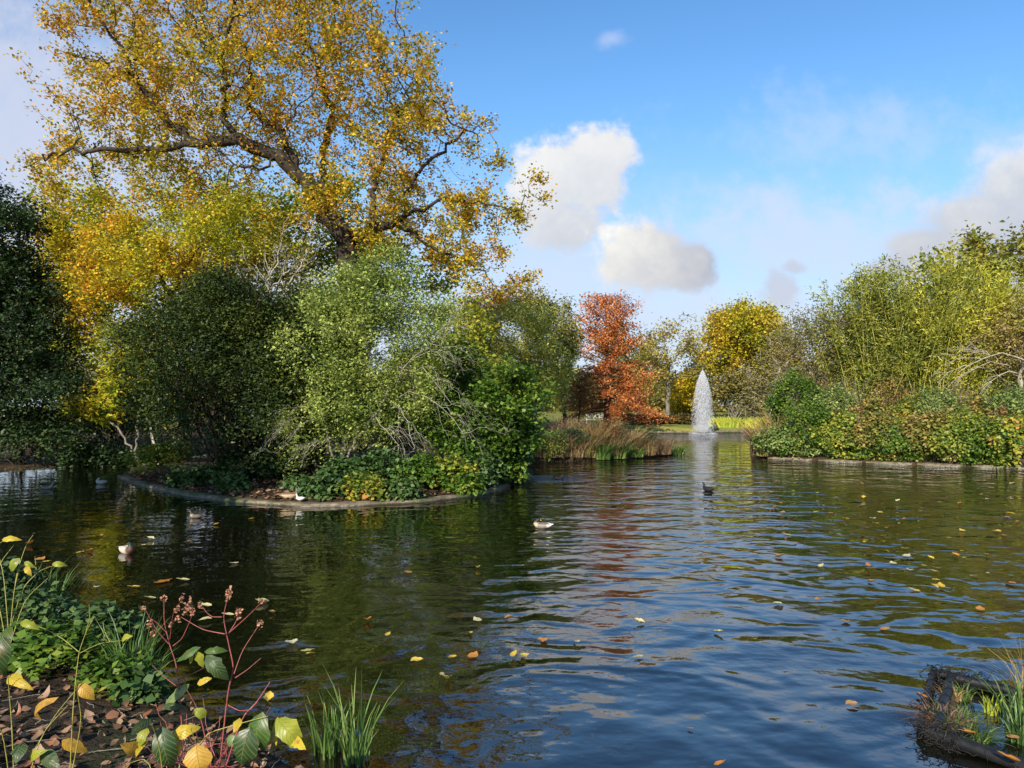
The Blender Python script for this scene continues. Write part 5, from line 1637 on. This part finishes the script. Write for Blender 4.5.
for k, (px, py, rd, hh, n, m, lab) in enumerate([
        (20, 640, 0.55, 0.36, 100, LEAF_IVY, 'leafy green ground elder clump below the sedge'), (85, 655, 0.45, 0.34, 110, LEAF_IVY, 'broad ground elder clump at the bank edge'),
        (55, 668, 0.40, 0.25, 90, LEAF_GREEN, 'low bright herb clump beside the leaf litter'), (118, 690, 0.26, 0.17, 70, LEAF_GREEN, 'small fresh green herb cushion on the litter'),
        (138, 700, 0.16, 0.12, 40, LEAF_IVY, 'tiny grey green herb cushion next to the fresh one'), (0, 618, 0.5, 0.45, 80, LEAF_EVER, 'dark leafy clump under the yellow shoots'), (304, 766, .05, .06, 16, LEAF_GREEN, 'tiny bright seedling on the bank lip')]):
    shrub('ground_elder', lab, 'herb', gnd(px, py), (rd, rd * 0.7, hh), n, 12, (0.055, 0.045), m, BARK_DARK, 0.05, n_stem=14, stem_r=0.004, group='low herbs on the near bank', seed=620 + k, outw=0.2, up=0.7)

# dogwoods: stems traced in depth, each with its own leaves
M_RED = plain_mat('red_stem', (0.20, 0.05, 0.045), 0.5, 0.4, 0.35, 40)
M_YST = plain_mat('yellow_stem', (0.22, 0.20, 0.04), 0.5, 0.4, 0.3, 40)
M_SEED = plain_mat('seed_heads', (0.30, 0.15, 0.09), 0.85, 0.2, 0.5, 90)
BIG = {'dark': leaf_mat('dogwood_dark_leaf', [(0.018, 0.045, 0.014), (0.03, 0.065, 0.018)], 0.5, 14, 0.3, 0.4, 0.4, True),
       'green': leaf_mat('dogwood_green_leaf', [(0.035, 0.085, 0.014), (0.065, 0.13, 0.02)], 0.5, 14, 0.4, 0.4, 0.4, True),
       'pale': leaf_mat('dogwood_pale_leaf', [(0.11, 0.17, 0.06), (0.19, 0.25, 0.09)], 0.5, 14, 0.4, 0.4, 0.4, True),
       'lime': leaf_mat('dogwood_lime_leaf', [(0.16, 0.22, 0.02), (0.34, 0.34, 0.03)], 0.5, 14, 0.45, 0.4, 0.4, True),
       'yellow': leaf_mat('dogwood_yellow_leaf', [(0.46, 0.33, 0.025), (0.60, 0.44, 0.04)], 0.5, 14, 0.45, 0.4, 0.4, True),
       'ochre': leaf_mat('dogwood_ochre_leaf', [(0.42, 0.22, 0.03), (0.52, 0.30, 0.04)], 0.5, 14, 0.4, 0.45, 0.4, True)}


def big_leaf(parent, origin, Y, base_px, tip_px, width_px, kind, face=0.4, bow=0.15, dy=0.0, seed=0):
    """leaf from base to tip, blade facing up and towards the viewer"""
    a_ = at(*base_px, Y); c_ = at(*tip_px, Y + dy)
    ax = c_ - a_
    L_ = np.linalg.norm(ax)
    ax = ax / L_
    nrm = np.array([0.25 * math.sin(seed * 2.1), -1.0, face])
    nrm = unit((nrm - ax * (nrm @ ax))[None])[0]
    sd = np.cross(nrm, ax)
    v, f, u = leaf_shape(1.0, width_px * Y / F / L_, 0, 8, seed, 0.12, 0.85)
    s = v[:, 0]
    p = a_ + np.outer(v[:, 0], ax) * L_ + np.outer(v[:, 1], sd) * L_ + np.outer(-v[:, 2] * 0.8 + bow * np.sin(s * math.pi), nrm) * L_
    o_ = mesh_obj('leaf', make_mesh('leaf', p - origin, f, BIG[kind], True, {'tint': ('FACE', np.full(len(f), (seed * 0.37) % 1))}, u), parent)
    return o_


def dogwood(label, base_px, Y, stems, mat, leaves, heads=(), r0=0.008, seed=0, deep=0.12, extra=0):
    rng = np.random.default_rng(seed)
    b_ = at(*base_px, Y)
    origin = np.array([b_[0], Y, gz(b_[0], Y) - 0.02])
    root = empty('dogwood', origin, label, 'shrub', 'dogwood shrubs on the near bank')
    ch = []
    for k, st in enumerate(stems):
        dY = rng.normal() * deep
        m = len(st)
        p = np.array([at(x, y, Y + dY * i / max(1, m - 1)) for i, (x, y) in enumerate(st)])
        if k == 0 or st[0] == base_px:
            p[0] = origin + (rng.normal(size=3) * np.array([0.015, 0.015, 0]) if k else 0)
        t = np.linspace(0, m - 1, (m - 1) * 5 + 1)
        pp = np.stack([np.interp(t, np.arange(m), p[:, q]) for q in range(3)], 1)
        # soften corners
        for _ in range(2):
            pp[1:-1] = pp[1:-1] * 0.5 + (pp[:-2] + pp[2:]) * 0.25
        r_ = r0 * (0.52 if mat is M_RED else 0.5) * (1.0 if st[0] == base_px else 0.62)
        ch.append((pp - origin, np.linspace(r_, r_ * 0.45, len(pp))))
    for k in range(extra):
        p0 = origin + np.array([rng.normal() * 0.05, rng.normal() * 0.05, 0.02 + 0.12 * rng.random()])
        d_ = unit((rng.normal(size=3) * np.array([1, 0.8, 0.5]) + np.array([0, 0, 0.45]))[None])[0]
        L_ = 0.12 + 0.22 * rng.random()
        tt = np.linspace(0, 1, 7)[:, None]
        ch.append((p0 + d_ * L_ * tt + rng.normal(size=(7, 3)) * 0.006 + np.array([0, 0, 0.06]) * tt ** 2 - origin, np.linspace(0.0032, 0.0012, 7)))
    v, f = tubes(ch, 7)
    mesh_obj('stems', make_mesh('stems', v, f, mat, True), root)
    for k, (bp, tp_, w_, kind, dYl) in enumerate(leaves):
        big_leaf(root, origin, Y + dYl, bp, tp_, w_, kind, 0.35 + 0.5 * rng.random(), 0.05 + 0.22 * rng.random(), rng.normal() * 0.05, seed * 31 + k)
    for k, (hx, hy) in enumerate(heads):
        c_ = at(hx, hy, Y) - origin
        n = 22
        q = c_ + rng.normal(size=(n, 3)) * np.array([0.007, 0.007, 0.010])
        v, f, t = leaf_quads(q, 0.016, 0.012, rng=rng)
        mesh_obj('seed_head', make_mesh('seed_head', v, f, M_SEED, False, {'tint': ('FACE', t)}), root)
    return root


# two red stemmed plants
dogwood('taller red stemmed dogwood with bare forked twigs against the dark water', (218, 724), 3.75,
        [[(218, 724), (228, 690), (234, 668), (228, 641), (223, 617), (229, 592)], [(222, 617), (212, 617), (206, 612), (201, 604)], [(225, 634), (203, 630), (181, 617)], [(229, 633), (247, 617), (263, 601)],
         [(234, 674), (242, 651), (259, 625)], [(235, 678), (247, 670), (261, 658)], [(228, 705), (239, 711), (250, 710), (258, 702)], [(218, 724), (242, 717), (257, 702), (270, 682)], [(229, 633), (236, 622), (239, 612)], [(218, 724), (200, 712), (187, 690)]],
        M_RED, [((197, 684), (212, 678), 7, 'yellow', 0), ((206, 655), (229, 680), 15, 'dark', -.03), ((200, 647), (177, 662), 8, 'green', 0), ((204, 652), (229, 651), 7, 'green', 0), ((197, 651), (203, 668), 10, 'lime', 0), ((192, 652), (190, 664), 6, 'lime', .02)],
        [(229, 592), (228, 597), (239, 611), (260, 624), (262, 602), (200, 605), (238, 615)], 0.009, 1, extra=16)
dogwood('shorter red stemmed dogwood crowned with brown seed heads', (186, 722), 3.9,
        [[(186, 722), (179, 688), (176, 663), (170, 646), (164, 622), (164, 600)], [(173, 646), (182, 639), (191, 619), (193, 608)], [(169, 644), (157, 631), (144, 607)], [(170, 639), (173, 612), (182, 600)], [(178, 680), (196, 672), (212, 664)], [(179, 688), (163, 676), (152, 665)], [(166, 632), (152, 618), (148, 628)]],
        M_RED, [((190, 684), (163, 709), 11, 'pale', 0), ((163, 706), (188, 708), 7, 'dark', 0)],
        [(144, 607), (164, 599), (182, 600), (189, 607), (193, 612), (178, 618), (149, 626), (153, 633), (190, 603), (171, 625), (176, 609), (185, 612)], 0.008, 2, extra=14)
# low leafy sucker in the near corner
dogwood('low leafy dogwood with large green and yellow leaves in front of the red stems', (172, 768), 3.05,
        [[(172, 768), (180, 752), (196, 742), (222, 741)], [(172, 768), (160, 745), (150, 720)], [(172, 768), (200, 735), (238, 724), (268, 716)], [(172, 768), (150, 756), (122, 766)], [(196, 742), (190, 728), (200, 724)]],
        M_YST, [((161, 726), (173, 768), 23, 'dark', 0), ((196, 745), (202, 776), 25, 'ochre', -.05), ((262, 712), (264, 751), 25, 'green', 0), ((250, 727), (243, 766), 25, 'dark', -.02), ((276, 719), (304, 748), 22, 'lime', .03),
                ((278, 717), (276, 746), 8, 'yellow', .05), ((172, 737), (201, 727), 13, 'yellow', .03), ((153, 718), (130, 736), 13, 'dark', 0), ((141, 752), (120, 744), 12, 'ochre', 0), ((148, 728), (138, 748), 10, 'lime', 0), ((178, 742), (176, 758), 9, 'yellow', .02), ((235, 735), (228, 746), 9, 'pale', 0),
                ((240, 718), (234, 733), 8, 'yellow', 0), ((206, 716), (194, 709), 10, 'lime', .1), ((148, 742), (136, 758), 10, 'yellow', 0.04), ((292, 738), (306, 750), 10, 'yellow', .02)],
        [], 0.006, 3)
dogwood('pale yellow stemmed dogwood with forked bare tips before the litter', (70, 748), 3.6,
        [[(70, 748), (73, 710), (76, 678), (79, 652), (86, 632), (94, 617)], [(86, 632), (90, 618), (89, 604)], [(79, 652), (62, 638), (42, 627), (16, 623)], [(80, 653), (100, 643), (126, 640)], [(70, 748), (82, 720), (78, 696), (76, 678)], [(76, 690), (55, 715), (34, 750)], [(110, 642), (104, 630), (103, 622)]],
        M_YST, [((79, 684), (95, 700), 12, 'ochre', 0), ((60, 697), (42, 720), 8, 'ochre', .03), ((20, 622), (40, 630), 8, 'lime', 0), ((122, 640), (133, 636), 7, 'lime', 0), ((62, 740), (88, 752), 12, 'ochre', .05)],
        [], 0.007, 4)
dogwood('yellow stemmed dogwood cut by the corner with one dark leaf', (18, 762), 3.1,
        [[(18, 762), (12, 725), (9, 690), (8, 676)], [(18, 762), (4, 735), (-8, 715)], [(18, 762), (40, 735), (68, 705)]],
        M_YST, [((8, 676), (33, 690), 12, 'yellow', 0), ((2, 632), (4, 676), 22, 'dark', -.05), ((22, 742), (16, 764), 14, 'dark', 0), ((40, 752), (60, 768), 16, 'dark', .02), ((30, 758), (48, 750), 9, 'lime', .02), ((8, 628), (14, 640), 12, 'green', 0)],
        [], 0.006, 5)
dogwood('arching yellow dogwood shoots over the sedge at the frame edge', (8, 618), 5.6,
        [[(8, 618), (16, 575), (26, 545), (33, 535)], [(8, 618), (22, 588), (40, 570), (62, 563)], [(8, 618), (4, 575), (-4, 545), (12, 536)], [(8, 618), (24, 600), (48, 578)], [(8, 618), (14, 590), (20, 565), (30, 562)], [(8, 618), (-6, 580), (2, 560), (14, 545)]],
        M_YST, [((2, 540), (22, 540), 6, 'yellow', 0), ((20, 558), (11, 572), 9, 'lime', 0), ((24, 562), (36, 568), 5, 'lime', 0), ((52, 564), (68, 566), 6, 'lime', 0), ((26, 566), (32, 576), 6, 'yellow', 0)],
        [], 0.008, 6)
